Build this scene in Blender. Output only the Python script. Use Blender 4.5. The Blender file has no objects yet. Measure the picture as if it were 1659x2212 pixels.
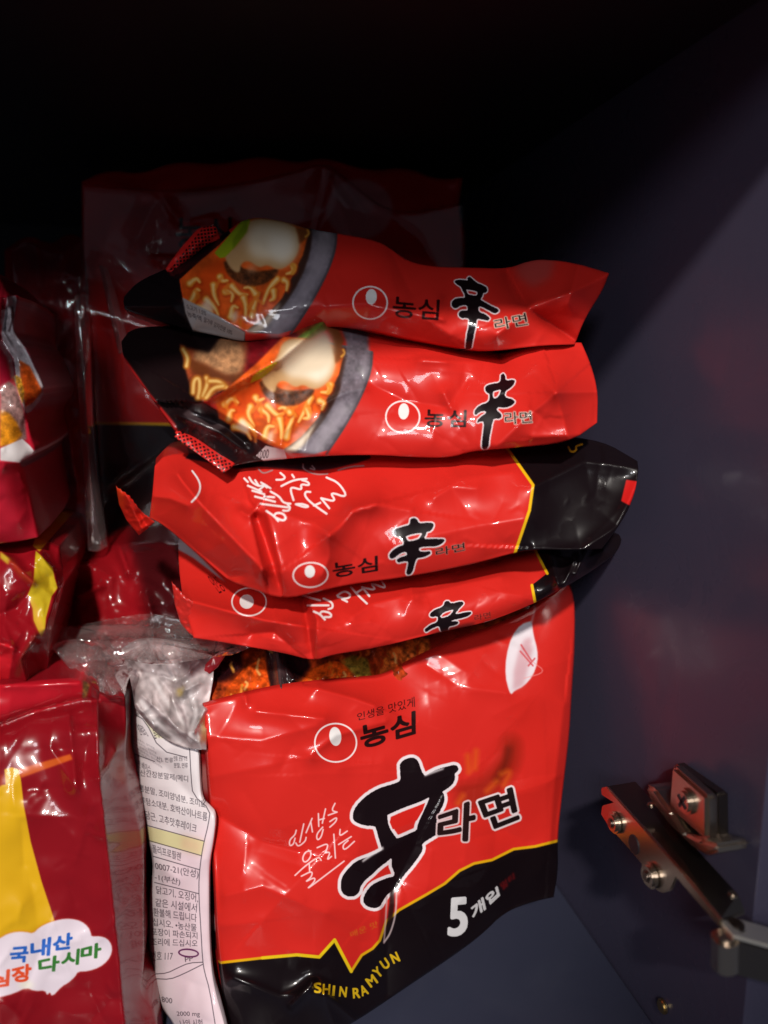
import bpy, bmesh, math, random
import numpy as np
from mathutils import Vector, noise as mnoise
R = math.radians
random.seed(5); rng = np.random.default_rng(5)
SC = bpy.context.scene
COL = SC.collection

# ------------------------------------------------------------------ camera, light, exposure
W0, H0, FPX = 1659.0, 2212.0, 1664.0          # sketch units across the frame, focal length in the same units
CAM = Vector((0.0, 0.0, 0.275))               # 27.5 cm above the cabinet floor, in front of the opening
PITCH, YAW = R(10.4), R(13.3)
cd = bpy.data.cameras.new('camera'); cam = bpy.data.objects.new('camera', cd); COL.objects.link(cam)
cam.location = CAM; cam.rotation_euler = (R(90) - PITCH, 0, -YAW)
cd.sensor_fit = 'HORIZONTAL'; cd.sensor_width = 36; cd.lens = 36 * FPX / W0
cd.clip_start = 0.01; cd.clip_end = 20
cd.dof.use_dof = True; cd.dof.focus_distance = 0.318; cd.dof.aperture_fstop = 6.2
SC.camera = cam
w = bpy.data.worlds.new('World'); SC.world = w; w.use_nodes = True
bg = w.node_tree.nodes['Background']; bg.inputs[0].default_value = (0.75, 0.8, 1.0, 1); bg.inputs[1].default_value = 0.085

def lamp(name, loc, target, size, watts, col):
    l = bpy.data.lights.new(name, 'AREA'); l.shape = 'DISK'; l.size = size; l.energy = watts; l.color = col
    o = bpy.data.objects.new(name, l); COL.objects.link(o); o.location = loc
    o.rotation_euler = (Vector(target) - Vector(loc)).to_track_quat('-Z', 'Y').to_euler()
    return o
def spot(name, loc, target, radius, watts, col, angle, blend):
    l = bpy.data.lights.new(name, 'SPOT'); l.shadow_soft_size = radius; l.energy = watts; l.color = col; l.spot_size = R(angle); l.spot_blend = blend
    o = bpy.data.objects.new(name, l); COL.objects.link(o); o.location = loc
    o.rotation_euler = (Vector(target) - Vector(loc)).to_track_quat('-Z', 'Y').to_euler()
    return o
spot('key_spot', (-0.30, -1.22, 1.30), (-0.09, 0.30, 0.31), 0.05, 158, (1.0, 0.93, 0.86), 21.0, .14)  # key lamp; narrow cone added so its edge shades the lower right
lamp('fill_lamp', (-0.55, -1.30, 0.86), (0.0, 0.3, 0.15), 0.35, 9, (0.95, 0.95, 1.0))  # unseen fill light, added to lift the top pouch and rear bag
SC.view_settings.view_transform = 'Standard'; SC.view_settings.look = 'None'
SC.view_settings.exposure = 0; SC.view_settings.gamma = 1
SC.cycles.use_denoising = True
SC.cycles.max_bounces = 10; SC.cycles.transparent_max_bounces = 16
SC.cycles.sample_clamp_indirect = 4

# ------------------------------------------------------------------ sketch geometry helpers
cp, sp, cy, sy = math.cos(PITCH), math.sin(PITCH), math.cos(YAW), math.sin(YAW)
FW = np.array([sy * cp, cy * cp, -sp]); RT = np.array([cy, -sy, 0.0]); UP = np.array([sy * sp, cy * sp, cp])
CN = np.array(CAM)
def rays(x, y):
    x = np.asarray(x, float); y = np.asarray(y, float)
    return ((x - W0 / 2) / FPX)[..., None] * RT + ((H0 / 2 - y) / FPX)[..., None] * UP + FW
def at(x, y, d): return CN + rays(x, y) * np.asarray(d, float)[..., None]

MAPS = {'c1': (216.0, 432.0, .3581), 'c2': (702.05, 486.0, .42317), 'c3': (216, 918.1, .3581), 'c4': (756.1, 918.1, .39062),
        'c5': (216.0, 1350.1, .38954), 'c6': (648.05, 1404.1, .39062), 'c7': (0, 1350.1, .38976), 'c8': (1188.1, 1512.1, .31648),
        'c9': (0, 378, .3173), 'cA': (0, 918.1, .29304), 'cB': (108, 270, .58595), 'd1': (712.85, 1609.3, .26042),
        'd2': (259.2, 1555.3, .29688), 'd3': (0, 1944.1, .15625), 'd4': (561.6, 1593.1, .17095), 'd5': (799.3, 583.2, .22787),
        'd6': (637.2, 1101.7, .26693), 'd7': (486.0, 993.7, .19531), 'd8': (270, 1350.1, .45573), 'D': (0, 0, 1.0)}
def K(m, *p):
    a, b, k = MAPS[m]
    if len(p) == 1 and not isinstance(p[0][0], (int, float)): p = p[0]
    return [(a + k * q[0], b + k * q[1]) for q in p]

def chaikin(P, n=2):
    P = [np.array(p, float) for p in P]
    for _ in range(n):
        Q = [P[0]]
        for a, b in zip(P[:-1], P[1:]): Q += [a * .75 + b * .25, a * .25 + b * .75]
        P = Q + [P[-1]]
    return np.array(P)
def resample(P, n, smooth=2):
    P = chaikin(P, smooth) if len(P) > 2 else np.array(P, float)
    s = np.r_[0, np.cumsum(np.hypot(*np.diff(P, axis=0).T))]
    t = np.linspace(0, s[-1], n)
    return np.stack([np.interp(t, s, P[:, 0]), np.interp(t, s, P[:, 1])], -1)
def coons(top, right, bottom, left, nu, nv, smooth=2):
    T, B = resample(top, nu, smooth), resample(bottom, nu, smooth)
    L, Rr = resample(left, nv, smooth), resample(right, nv, smooth)
    u = np.linspace(0, 1, nu)[None, :, None]; v = np.linspace(0, 1, nv)[:, None, None]
    G = (1 - v) * T[None] + v * B[None] + (1 - u) * L[:, None] + u * Rr[:, None]
    G -= (1 - u) * (1 - v) * T[0] + u * (1 - v) * T[-1] + (1 - u) * v * B[0] + u * v * B[-1]
    return G
def seg_dist(X, Y, pts):
    best = np.full(X.shape, 1e9); side = np.zeros(X.shape)
    for (x0, y0), (x1, y1) in zip(pts[:-1], pts[1:]):
        dx, dy = x1 - x0, y1 - y0; L2 = dx * dx + dy * dy + 1e-9
        t = np.clip(((X - x0) * dx + (Y - y0) * dy) / L2, 0, 1)
        d = np.hypot(X - x0 - t * dx, Y - y0 - t * dy)
        s = np.sign((X - x0) * dy - (Y - y0) * dx)
        m = d < best; best[m] = d[m]; side[m] = s[m]
    return best, side
def fbm(X, Y, sc, seed, ridged=False, octs=2):
    out = np.zeros(X.shape); f = out.ravel(); xs = X.ravel() / sc; ys = Y.ravel() / sc
    for i in range(f.size):
        a = 1.0; q = 1.0; s = 0.0
        for _ in range(octs):
            n = mnoise.noise(Vector((xs[i] * q, ys[i] * q, seed)))
            s += a * ((1 - abs(n) * 2) if ridged else n); a *= .5; q *= 2.03
        f[i] = s
    return out

def put_mesh(name, V, F, mat, parent=None, org=None, uv=None, smooth=True):
    org = np.zeros(3) if org is None else np.asarray(org)
    me = bpy.data.meshes.new(name)
    me.from_pydata([tuple(v - org) for v in V], [], F)
    if uv is not None:
        ul = me.uv_layers.new(name='print')
        idx = np.empty(len(me.loops), int); me.loops.foreach_get('vertex_index', idx)
        ul.data.foreach_set('uv', np.asarray(uv, float)[idx].ravel())
    if smooth: me.polygons.foreach_set('use_smooth', [True] * len(me.polygons))
    me.update()
    o = bpy.data.objects.new(name, me); COL.objects.link(o); me.materials.append(mat)
    if parent is not None: o.parent = parent
    return o
def thing(name, label, cat, loc, group=None):
    o = bpy.data.objects.new(name, None); COL.objects.link(o); o.location = loc; o.empty_display_size = .02
    o['label'] = label; o['category'] = cat
    if group: o['group'] = group
    return o
def tag(o, label, cat, group=None):
    o['label'] = label; o['category'] = cat
    if group: o['group'] = group
    return o

_SEED = [0]
def surf(name, sides, plane, mat, parent=None, art=None, step=3.3, pillow=0.0, pw=(4, 3), creases=(), crinkle=(), thick=0.05,
         back=(0, 1, 0), shrink=.85, smooth=2, rc=(0, 0, 0), kh=1.35):
    """a filled wrapper: shaped front, wrapped round to a real back"""
    top, right, bottom, left = sides
    ln = lambda P: sum(math.dist(a, b) for a, b in zip(P[:-1], P[1:]))
    nu = max(6, int(max(ln(top), ln(bottom)) / step)); nv = max(5, int(max(ln(left), ln(right)) / step))
    G = coons(top, right, bottom, left, nu, nv, smooth); X, Y = G[..., 0], G[..., 1]
    a, b, c = [at(*q) for q in plane]; n = np.cross(b - a, c - a)
    Dv = rays(X, Y); D = ((a - CN) @ n) / (Dv @ n)
    u = np.linspace(-1, 1, nu)[None, :]; v = np.linspace(-1, 1, nv)[:, None]
    H = pillow * (1 - np.abs(u) ** pw[0]) * (1 - np.abs(v) ** pw[1])
    edge = np.clip((1 - np.abs(u)) * nu * step / 14, 0, 1) * np.clip((1 - np.abs(v)) * nv * step / 14, 0, 1)
    for cr in creases:
        pts, h, wl = cr[0], cr[1], cr[2]; wr = cr[3] if len(cr) > 3 else wl
        d, s = seg_dist(X, Y, pts)
        ww = np.where(s > 0, wl, wr)
        # rounded cusp: straight flanks, tight crest
        dd = np.sqrt(d * d + 2.0)
        H = H + kh * h * np.exp(-dd / ww)
    _SEED[0] += 1; rr = random.Random(_SEED[0])
    for k_ in range(rc[0] * 3):                      # chance creases of handled film: short straight folds, both ways
        i, j = rr.randrange(nu), rr.randrange(nv); a_ = rr.uniform(0, math.pi); f_ = (1.0, .42, .2)[k_ % 3]; l_ = rr.uniform(.35, 1.3) * rc[2] * 3 * f_
        p0 = (X[j, i], Y[j, i]); p1 = (p0[0] + l_ * math.cos(a_), p0[1] + l_ * math.sin(a_))
        d, s_ = seg_dist(X, Y, [p0, p1]); ww = np.where(s_ > 0, f_ * rc[2] * rr.uniform(.4, 1.2), f_ * rc[2] * rr.uniform(.4, 1.2))
        H = H + f_ ** .7 * rc[1] * rr.uniform(.3, 1) * rr.choice((1, 1, -1)) * np.exp(-np.sqrt(d * d + 1.0) / ww)
    for amp, sc, seed, rid in crinkle:
        H = H + amp * fbm(X, Y, sc, seed, rid) * (.35 + .65 * edge)
    P = at(X, Y, D - H)
    V = list(P.reshape(-1, 3)); UVc = list(np.stack([X, Y], -1).reshape(-1, 2)); F = []
    for j in range(nv - 1):
        for i in range(nu - 1):
            q = j * nu + i; F.append((q, q + nu, q + nu + 1, q + 1))
    loop = [i for i in range(nu)] + [j * nu + nu - 1 for j in range(1, nv)] + \
           [(nv - 1) * nu + i for i in range(nu - 2, -1, -1)] + [j * nu for j in range(nv - 2, 0, -1)]
    bk = np.asarray(back, float); bk /= np.linalg.norm(bk)
    base = np.array([V[i] for i in loop]); cen = base.mean(0); prev = loop
    for t, s in ((.04, 1.0), (.3, 1.01), (.7, .99), (.95, .94), (1.0, shrink)):
        ring = cen + (base - cen) * s + bk * thick * t
        st = len(V); V += list(ring); UVc += [UVc[i] for i in loop]
        cur = list(range(st, st + len(loop))); m = len(loop)
        for k in range(m): F.append((prev[k], prev[(k + 1) % m], cur[(k + 1) % m], cur[k]))
        prev = cur
    st = len(V); V.append(cen + bk * thick); UVc.append(tuple(np.mean([UVc[i] for i in loop], axis=0)))
    for k in range(len(prev)): F.append((prev[k], prev[(k + 1) % len(prev)], st))
    uv = None
    if art is not None:
        uv = [((p[0] - art.x0) / (art.x1 - art.x0), 1 - (p[1] - art.y0) / (art.y1 - art.y0)) for p in UVc]
    org = np.array(parent.location) if parent is not None else None
    return put_mesh(name, V, F, mat, parent, org, uv)


# ------------------------------------------------------------------ printed artwork, drawn by code
def blur(m, r):
    if r < .4: return m
    n = int(3 * r) + 1; k = np.exp(-np.arange(-n, n + 1) ** 2 / (2 * r * r)); k /= k.sum()
    pad = np.pad(m, n, mode='edge')
    a = sum(k[i] * pad[:, i:i + m.shape[1]] for i in range(2 * n + 1))
    return sum(k[i] * a[i:i + m.shape[0], :] for i in range(2 * n + 1))
def dilate(m, r):
    out = m.copy(); n = int(math.ceil(r)); h, w_ = m.shape
    p = np.pad(m, n)
    for dy in range(-n, n + 1):
        for dx in range(-n, n + 1):
            if dx * dx + dy * dy <= r * r + .3: out = np.maximum(out, p[n + dy:n + dy + h, n + dx:n + dx + w_])
    return out
def vnoise(h, w_, cell, seed):
    g = np.random.default_rng(seed).random((int(h / cell) + 3, int(w_ / cell) + 3))
    yy, xx = np.arange(h) / cell, np.arange(w_) / cell
    y0, x0 = yy.astype(int), xx.astype(int); fy, fx = (yy - y0)[:, None], (xx - x0)[None]
    fy = fy * fy * (3 - 2 * fy); fx = fx * fx * (3 - 2 * fx)
    a, b = g[np.ix_(y0, x0)], g[np.ix_(y0, x0 + 1)]; c, d = g[np.ix_(y0 + 1, x0)], g[np.ix_(y0 + 1, x0 + 1)]
    return (a * (1 - fx) + b * fx) * (1 - fy) + (c * (1 - fx) + d * fx) * fy
def c255(c): return np.array(c, float) / 255.0
_TXT = {}
def glyph_tris(s):
    if s not in _TXT:
        c = bpy.data.curves.new('lettering', 'FONT'); c.body = s; c.resolution_u = 4
        o = bpy.data.objects.new('lettering', c); COL.objects.link(o)
        dg = bpy.context.evaluated_depsgraph_get(); dg.update()
        me = o.evaluated_get(dg).to_mesh(); me.calc_loop_triangles()
        v = np.array([q.co[:2] for q in me.vertices]); t = np.array([q.vertices[:] for q in me.loop_triangles])
        bpy.data.objects.remove(o); bpy.data.curves.remove(c)
        mn, mx = v.min(0), v.max(0); v = (v - mn) / (mx - mn)
        _TXT[s] = v[t]
    return _TXT[s]
class Art:
    def __init__(s, x0, y0, x1, y1, col, sc=1.15):
        s.x0, s.y0, s.x1, s.y1, s.sc = x0, y0, x1, y1, sc
        s.w, s.h = int((x1 - x0) * sc), int((y1 - y0) * sc)
        s.a = np.empty((s.h, s.w, 3)); s.a[:] = c255(col)
    def mask(s, polys, ss=3):
        """even-odd fill of closed polygons, antialiased"""
        h, w_ = s.h * ss, s.w * ss; cnt = np.zeros((h, w_ + 1), np.int32); k = s.sc * ss
        for P in polys:
            P = np.asarray(P, float); px, py = (P[:, 0] - s.x0) * k, (P[:, 1] - s.y0) * k
            for i in range(len(P)):
                xa, ya, xb, yb = px[i - 1], py[i - 1], px[i], py[i]
                if ya == yb: continue
                if ya > yb: xa, ya, xb, yb = xb, yb, xa, ya
                r0, r1 = max(0, math.ceil(ya - .5)), min(h, math.ceil(yb - .5))
                if r1 <= r0: continue
                r = np.arange(r0, r1); x = xa + (r + .5 - ya) * (xb - xa) / (yb - ya)
                np.add.at(cnt, (r, np.clip(np.ceil(x - .5), 0, w_).astype(int)), 1)
        m = (np.cumsum(cnt[:, :w_], 1) & 1).astype(float)
        return m.reshape(s.h, ss, s.w, ss).mean((1, 3))
    def comp(s, m, col, op=1.0, var=0, cell=12, seed=1):
        col = c255(col)
        if var:
            n = (vnoise(s.h, s.w, cell * s.sc, seed) - .5 + .5 * (vnoise(s.h, s.w, cell * s.sc / 2.7, seed + 9) - .5)) * var
            col = col[None, None] * (1 + n[..., None])
        m = (m * op)[..., None]; s.a = s.a * (1 - m) + col * m
    def fill(s, P, col, op=1, soft=0, smooth=0, var=0, cell=12, seed=1):
        if smooth: P = chaikin(list(P) + [P[0]], smooth)[:-1]
        m = s.mask([P])
        if soft: m = blur(m, soft * s.sc)
        s.comp(m, col, op, var, cell, seed); return m
    def stroke(s, pts, width, col, op=1, soft=.6, smooth=2, w1=None):
        P = chaikin(pts, smooth) if len(pts) > 2 else np.array(pts, float)
        pad = width + 3 * soft + 3
        xa, xb = P[:, 0].min() - pad, P[:, 0].max() + pad; ya, yb = P[:, 1].min() - pad, P[:, 1].max() + pad
        i0, i1 = max(0, int((xa - s.x0) * s.sc)), min(s.w, int((xb - s.x0) * s.sc) + 1)
        j0, j1 = max(0, int((ya - s.y0) * s.sc)), min(s.h, int((yb - s.y0) * s.sc) + 1)
        if i1 <= i0 or j1 <= j0: return
        Y, X = np.mgrid[j0:j1, i0:i1]; X = X / s.sc + s.x0; Y = Y / s.sc + s.y0
        m = np.zeros(X.shape); n = len(P) - 1
        for k in range(n):
            (x0, y0), (x1, y1) = P[k], P[k + 1]; dx, dy = x1 - x0, y1 - y0
            t = np.clip(((X - x0) * dx + (Y - y0) * dy) / (dx * dx + dy * dy + 1e-9), 0, 1)
            d = np.hypot(X - x0 - t * dx, Y - y0 - t * dy)
            ww = width if w1 is None else width + (w1 - width) * (k + t) / n
            m = np.maximum(m, np.clip((ww / 2 - d) / (2 * soft) + .5, 0, 1))
        m = (m * op)[..., None]; s.a[j0:j1, i0:i1] = s.a[j0:j1, i0:i1] * (1 - m) + c255(col) * m
    def ell(s, c, rx, ry, ang=0, n=48):
        a = np.linspace(0, 2 * math.pi, n, endpoint=False); x, y = rx * np.cos(a), ry * np.sin(a); q = R(ang)
        return [(c[0] + X * math.cos(q) - Y * math.sin(q), c[1] + X * math.sin(q) + Y * math.cos(q)) for X, Y in zip(x, y)]
    def ring(s, c, rx, ry, wd, col, ang=0):
        s.comp(s.mask([s.ell(c, rx + wd / 2, ry + wd / 2, ang), s.ell(c, rx - wd / 2, ry - wd / 2, ang)]), col)
    def text(s, t, quad, col, bold=0, op=1, outline=0, ocol=(225, 215, 215), soft=0, rough=0):
        """lettering laid into the four-cornered panel tl, tr, br, bl"""
        T = glyph_tris(t); tl, tr, br, bl = [np.array(q, float) for q in quad]
        u, v = T[..., 0][..., None], 1 - T[..., 1][..., None]
        Q = (1 - v) * ((1 - u) * tl + u * tr) + v * ((1 - u) * bl + u * br)
        m = s.mask(list(Q))
        if bold: m = dilate(m, bold * s.sc)
        if outline: s.comp(blur(dilate(m, outline * s.sc), .5), ocol)
        if soft: m = blur(m, soft * s.sc)
        s.comp(m, col, op)
    def brush(s, polys, col=(20, 8, 12), outline=4, ocol=(226, 214, 218), smooth=1, grow=0):
        m = s.mask([chaikin(list(p) + [p[0]], smooth)[:-1] for p in polys])
        if grow: m = dilate(m, grow * s.sc)
        n = vnoise(s.h, s.w, 2.2 * s.sc, 3)
        m = np.clip((blur(m, .9 * s.sc) + (n - .5) * .35 - .5) * 3.5 + .5, 0, 1)
        s.comp(blur(dilate(m, outline * s.sc), .6), ocol); s.comp(m, col)
    def logo(s, c, rx, ry, wd, egg, erx, ery, ang=0, eang=0):
        s.ring(c, rx, ry, wd, (232, 218, 218), ang); s.fill(s.ell(egg, erx, ery, eang), (226, 222, 220))
    def image(s, name):
        im = bpy.data.images.new(name, s.w, s.h, alpha=False)
        px = np.ones((s.h, s.w, 4), np.float32); px[..., :3] = np.clip(s.a[::-1], 0, 1); im.pixels.foreach_set(px.ravel()); im.update(); im.pack()
        return im

# ------------------------------------------------------------------ materials
def principled(name, col, rough=.4, metal=0, spec=.5, coat=0):
    m = bpy.data.materials.new(name); m.use_nodes = True; p = m.node_tree.nodes['Principled BSDF']
    p.inputs['Base Color'].default_value = (*col, 1); p.inputs['Roughness'].default_value = rough; p.inputs['Metallic'].default_value = metal
    p.inputs['Specular IOR Level'].default_value = spec; p.inputs['Coat Weight'].default_value = coat; p.inputs['Coat Roughness'].default_value = .05
    return m
def add_bump(m, specs):
    nt = m.node_tree; p = nt.nodes['Principled BSDF']; tc = nt.nodes.new('ShaderNodeTexCoord'); last = None
    for kind, scale, strength, dist in specs:
        if kind == 'noise':
            t = nt.nodes.new('ShaderNodeTexNoise'); t.inputs['Scale'].default_value = scale; t.inputs['Detail'].default_value = 4; out = t.outputs['Fac']
        else:
            t = nt.nodes.new('ShaderNodeTexVoronoi'); t.feature = 'SMOOTH_F1'; t.inputs['Scale'].default_value = scale; t.inputs['Smoothness'].default_value = .25; out = t.outputs['Distance']
        nt.links.new(tc.outputs['Object'], t.inputs['Vector'])
        b = nt.nodes.new('ShaderNodeBump'); b.inputs['Strength'].default_value = strength; b.inputs['Distance'].default_value = dist
        nt.links.new(out, b.inputs['Height'])
        if last: nt.links.new(last, b.inputs['Normal'])
        last = b.outputs['Normal']
    nt.links.new(last, p.inputs['Normal'])
    return m
def smudge(m, lo, hi):
    nt = m.node_tree; p = nt.nodes['Principled BSDF']; tc = nt.nodes.new('ShaderNodeTexCoord'); t = nt.nodes.new('ShaderNodeTexNoise')
    t.inputs['Scale'].default_value = 26; t.inputs['Detail'].default_value = 7; t.inputs['Distortion'].default_value = 1.5
    mr = nt.nodes.new('ShaderNodeMapRange'); mr.inputs['From Min'].default_value = .35; mr.inputs['From Max'].default_value = .7; mr.inputs['To Min'].default_value = lo; mr.inputs['To Max'].default_value = hi
    nt.links.new(tc.outputs['Object'], t.inputs['Vector']); nt.links.new(t.outputs['Fac'], mr.inputs['Value']); nt.links.new(mr.outputs['Result'], p.inputs['Roughness'])
def film_print(name, art, rough=.36, crinkle=1.0, coat=.36):
    m = principled(name, (.5, .5, .5), rough, 0, .2, coat); nt = m.node_tree; p = nt.nodes['Principled BSDF']
    im = nt.nodes.new('ShaderNodeTexImage'); im.image = art.image(name); im.extension = 'EXTEND'
    uvn = nt.nodes.new('ShaderNodeUVMap'); uvn.uv_map = 'print'
    nt.links.new(uvn.outputs[0], im.inputs['Vector']); nt.links.new(im.outputs['Color'], p.inputs['Base Color'])
    add_bump(m, [('noise', 22, .10 * crinkle, .0045), ('noise', 60, .03 * crinkle, .0024)])
    return m
def clear_film(name, haze=.06, gloss=1.0, tint=(1, .97, .97), bump=1.0, white=(.8, .78, .78), rough=.07):
    m = bpy.data.materials.new(name); m.use_nodes = True; nt = m.node_tree; nt.nodes.clear()
    out = nt.nodes.new('ShaderNodeOutputMaterial'); tr = nt.nodes.new('ShaderNodeBsdfTransparent'); tr.inputs[0].default_value = (*tint, 1)
    gl = nt.nodes.new('ShaderNodeBsdfGlossy'); gl.inputs['Roughness'].default_value = rough; gl.inputs['Color'].default_value = (1, 1, 1, 1)
    df = nt.nodes.new('ShaderNodeBsdfDiffuse'); df.inputs[0].default_value = (*white, 1)
    ma = nt.nodes.new('ShaderNodeMath'); ma.operation = 'MULTIPLY'; ma.inputs[1].default_value = gloss
    m1 = nt.nodes.new('ShaderNodeMixShader'); m2 = nt.nodes.new('ShaderNodeMixShader')
    tc = nt.nodes.new('ShaderNodeTexCoord'); nz = nt.nodes.new('ShaderNodeTexNoise'); nz.inputs['Scale'].default_value = 60; nz.inputs['Detail'].default_value = 5; nz.inputs['Distortion'].default_value = 1.2
    bp = nt.nodes.new('ShaderNodeBump'); bp.inputs['Strength'].default_value = .6 * bump; bp.inputs['Distance'].default_value = .004
    lw = nt.nodes.new('ShaderNodeLayerWeight'); lw.inputs['Blend'].default_value = .35; mr = nt.nodes.new('ShaderNodeMapRange'); mr.inputs['To Min'].default_value = haze * .5; mr.inputs['To Max'].default_value = min(1, haze * 2.5 + .01)
    L = nt.links.new; L(bp.outputs['Normal'], lw.inputs['Normal'])
    L(tc.outputs['Object'], nz.inputs['Vector']); L(nz.outputs['Fac'], bp.inputs['Height']); L(lw.outputs['Facing'], mr.inputs['Value'])
    for q in (gl, df): L(bp.outputs['Normal'], q.inputs['Normal'])
    L(mr.outputs['Result'], m1.inputs[0]); L(tr.outputs[0], m1.inputs[1]); L(df.outputs[0], m1.inputs[2])
    pw_ = nt.nodes.new('ShaderNodeMath'); pw_.operation = 'POWER'; pw_.inputs[1].default_value = 3.5; ad = nt.nodes.new('ShaderNodeMath'); ad.operation = 'MULTIPLY_ADD'; ad.inputs[1].default_value = .6; ad.inputs[2].default_value = .05
    l2 = nt.nodes.new('ShaderNodeLayerWeight'); l2.inputs['Blend'].default_value = .5; L(bp.outputs['Normal'], l2.inputs['Normal']); L(l2.outputs['Facing'], pw_.inputs[0]); L(pw_.outputs[0], ad.inputs[0]); L(ad.outputs[0], ma.inputs[0]); L(ma.outputs[0], m2.inputs[0]); L(m1.outputs[0], m2.inputs[1]); L(gl.outputs[0], m2.inputs[2]); L(m2.outputs[0], out.inputs[0])
    return m
M_WALL = principled('navy_laminate', (.060, .054, .090), .26, 0, .26)
add_bump(M_WALL, [('noise', 14, .08, .004), ('noise', 220, .03, .0006)])
smudge(M_WALL, .2, .4)
M_FLOOR = principled('navy_shelf', (.038, .041, .070), .42, 0, .35)
add_bump(M_FLOOR, [('noise', 300, .08, .0006)])
smudge(M_FLOOR, .3, .6)
M_DARK = principled('dark_board', (.012, .011, .015), .5, 0, .35)
M_NICKEL = principled('nickel_steel', (.48, .41, .34), .26, 1.0); add_bump(M_NICKEL, [('noise', 180, .05, .0006)])
M_STEEL = principled('dark_steel', (.20, .17, .15), .30, 1.0); add_bump(M_STEEL, [('noise', 150, .06, .0006)])
M_LIT_EDGE = principled('lit_edge_nickel', (.80, .76, .68), .42, .85)  # paler metal: the light on an upward edge put into its colour
M_BRASS = principled('brass', (.62, .47, .22), .3, 1.0)
FILM = clear_film('clear_film'); FILM_W = clear_film('crumpled_clear_film', .05, 2.6, bump=.10, white=(.9, .76, .74), rough=.06); FILM_D = clear_film('thin_clear_film', .004, .6, bump=.06, rough=.09)

# ------------------------------------------------------------------ the cabinet
WX, FY, BY, CZ = .178, .200, .70, .390
def box(name, a, b, mat, parent=None, org=(0, 0, 0), bev=.0, smooth=False):
    bm = bmesh.new(); bmesh.ops.create_cube(bm, size=1)
    for v in bm.verts: v.co = Vector([a[i] + (v.co[i] + .5) * (b[i] - a[i]) - org[i] for i in range(3)])
    if bev: bmesh.ops.bevel(bm, geom=bm.edges[:], offset=bev, segments=3, profile=.6, affect='EDGES')
    me = bpy.data.meshes.new(name); bm.to_mesh(me); bm.free(); me.materials.append(mat)
    if smooth: me.polygons.foreach_set('use_smooth', [True] * len(me.polygons))
    o = bpy.data.objects.new(name, me); COL.objects.link(o)
    if parent: o.parent = parent
    return o
for nm, a, b, mt in (('floor', (-.62, FY - .02, -.018), (WX - .0005, BY, 0), M_FLOOR), ('wall_right', (WX, FY, -.018), (WX + .018, BY + .018, CZ + .018), M_WALL),
                     ('wall_back', (-.62, BY + .0005, -.018), (WX - .0005, BY + .018, CZ + .018), M_DARK), ('ceiling', (-.62, .145, CZ), (WX - .0005, BY, CZ + .018), M_DARK),
                     ('wall_left', (-.64, FY, -.018), (-.6205, BY + .018, CZ + .018), M_DARK)):
    box(nm, a, b, mt, bev=.0008)['kind'] = 'structure'
# ------------------------------------------------------------------ hinge on the right wall
def cyl(name, c, axis, r, h, mat, parent, org, seg=28):
    bm = bmesh.new(); bmesh.ops.create_cone(bm, cap_ends=True, segments=seg, radius1=r, radius2=r, depth=h)
    bmesh.ops.bevel(bm, geom=[e for e in bm.edges if abs(e.verts[0].co.z - e.verts[1].co.z) < 1e-7], offset=min(r, h) * .3, segments=2, affect='EDGES')
    q = Vector((0, 0, 1)).rotation_difference(Vector(axis))
    for v in bm.verts: v.co = q @ v.co + Vector(c) - Vector(org)
    me = bpy.data.meshes.new(name); bm.to_mesh(me); bm.free(); me.materials.append(mat)
    o = bpy.data.objects.new(name, me); COL.objects.link(o); o.parent = parent; return o
def cross_head(name, c, r, mat, parent, org):
    """pan head with a cross recess, axis along -X"""
    o = cyl(name, c, (1, 0, 0), r, .003, mat, parent, org)
    s = []
    for a in (.5, .5 + math.pi / 2):
        b = box('recess', (-.0004, -r * .62, -r * .13), (.0004, r * .62, r * .13), M_DARK, o); b.location = Vector(c) - Vector(org) + Vector((-.0014, 0, 0)); b.rotation_euler = (a, 0, 0)
    return o
HO = (WX, .22, .10)
hg = thing('cabinet_hinge', 'shiny metal door hinge screwed to the navy side wall at lower right', 'hinge', HO)
def on_plane(ax, val, *p):
    q = np.array(K('c8', *p)); r = rays(q[:, 0], q[:, 1]); return CN + r * ((val - CN[ax]) / r[:, ax])[:, None]
def prism(name, prof, off, mat, bev=.0007):
    n = len(prof); V = [Vector(p) - Vector(HO) for p in prof]; V += [v + Vector(off) for v in V]
    bm = bmesh.new(); vs = [bm.verts.new(v) for v in V]
    for f in [tuple(range(n)), tuple(range(2 * n - 1, n - 1, -1))] + [(i, (i + 1) % n, n + (i + 1) % n, n + i) for i in range(n)]: bm.faces.new([vs[i] for i in f])
    bmesh.ops.recalc_face_normals(bm, faces=bm.faces[:])
    if bev: bmesh.ops.bevel(bm, geom=[e for e in bm.edges if e.calc_length() > bev], offset=bev, segments=2, affect='EDGES', clamp_overlap=True)
    me = bpy.data.meshes.new(name); bm.to_mesh(me); bm.free(); me.materials.append(mat)
    o = bpy.data.objects.new(name, me); COL.objects.link(o); o.parent = hg; return o
A0, A1 = .157, .171
L0, L1 = on_plane(0, A0, (372, 588), (1165, 1505)); Rr = on_plane(0, A1, (1335, 1440), (1280, 1330), (1050, 1065), (770, 770), (585, 552))
prism('arm', [L0, L1] + list(Rr), (0, 0, -.0016), M_STEEL, .0004)
prism('arm_flange', on_plane(0, A0 - .0016, (345, 600), (385, 592), (640, 880), (900, 1180), (1165, 1500), (1150, 1550), (860, 1215), (822, 1300), (760, 1320), (690, 1280), (638, 1225), (622, 1120), (520, 1000), (400, 868), (345, 780), (352, 722), (430, 700), (350, 650)), (.0014, 0, 0), M_NICKEL, .0004)
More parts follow.
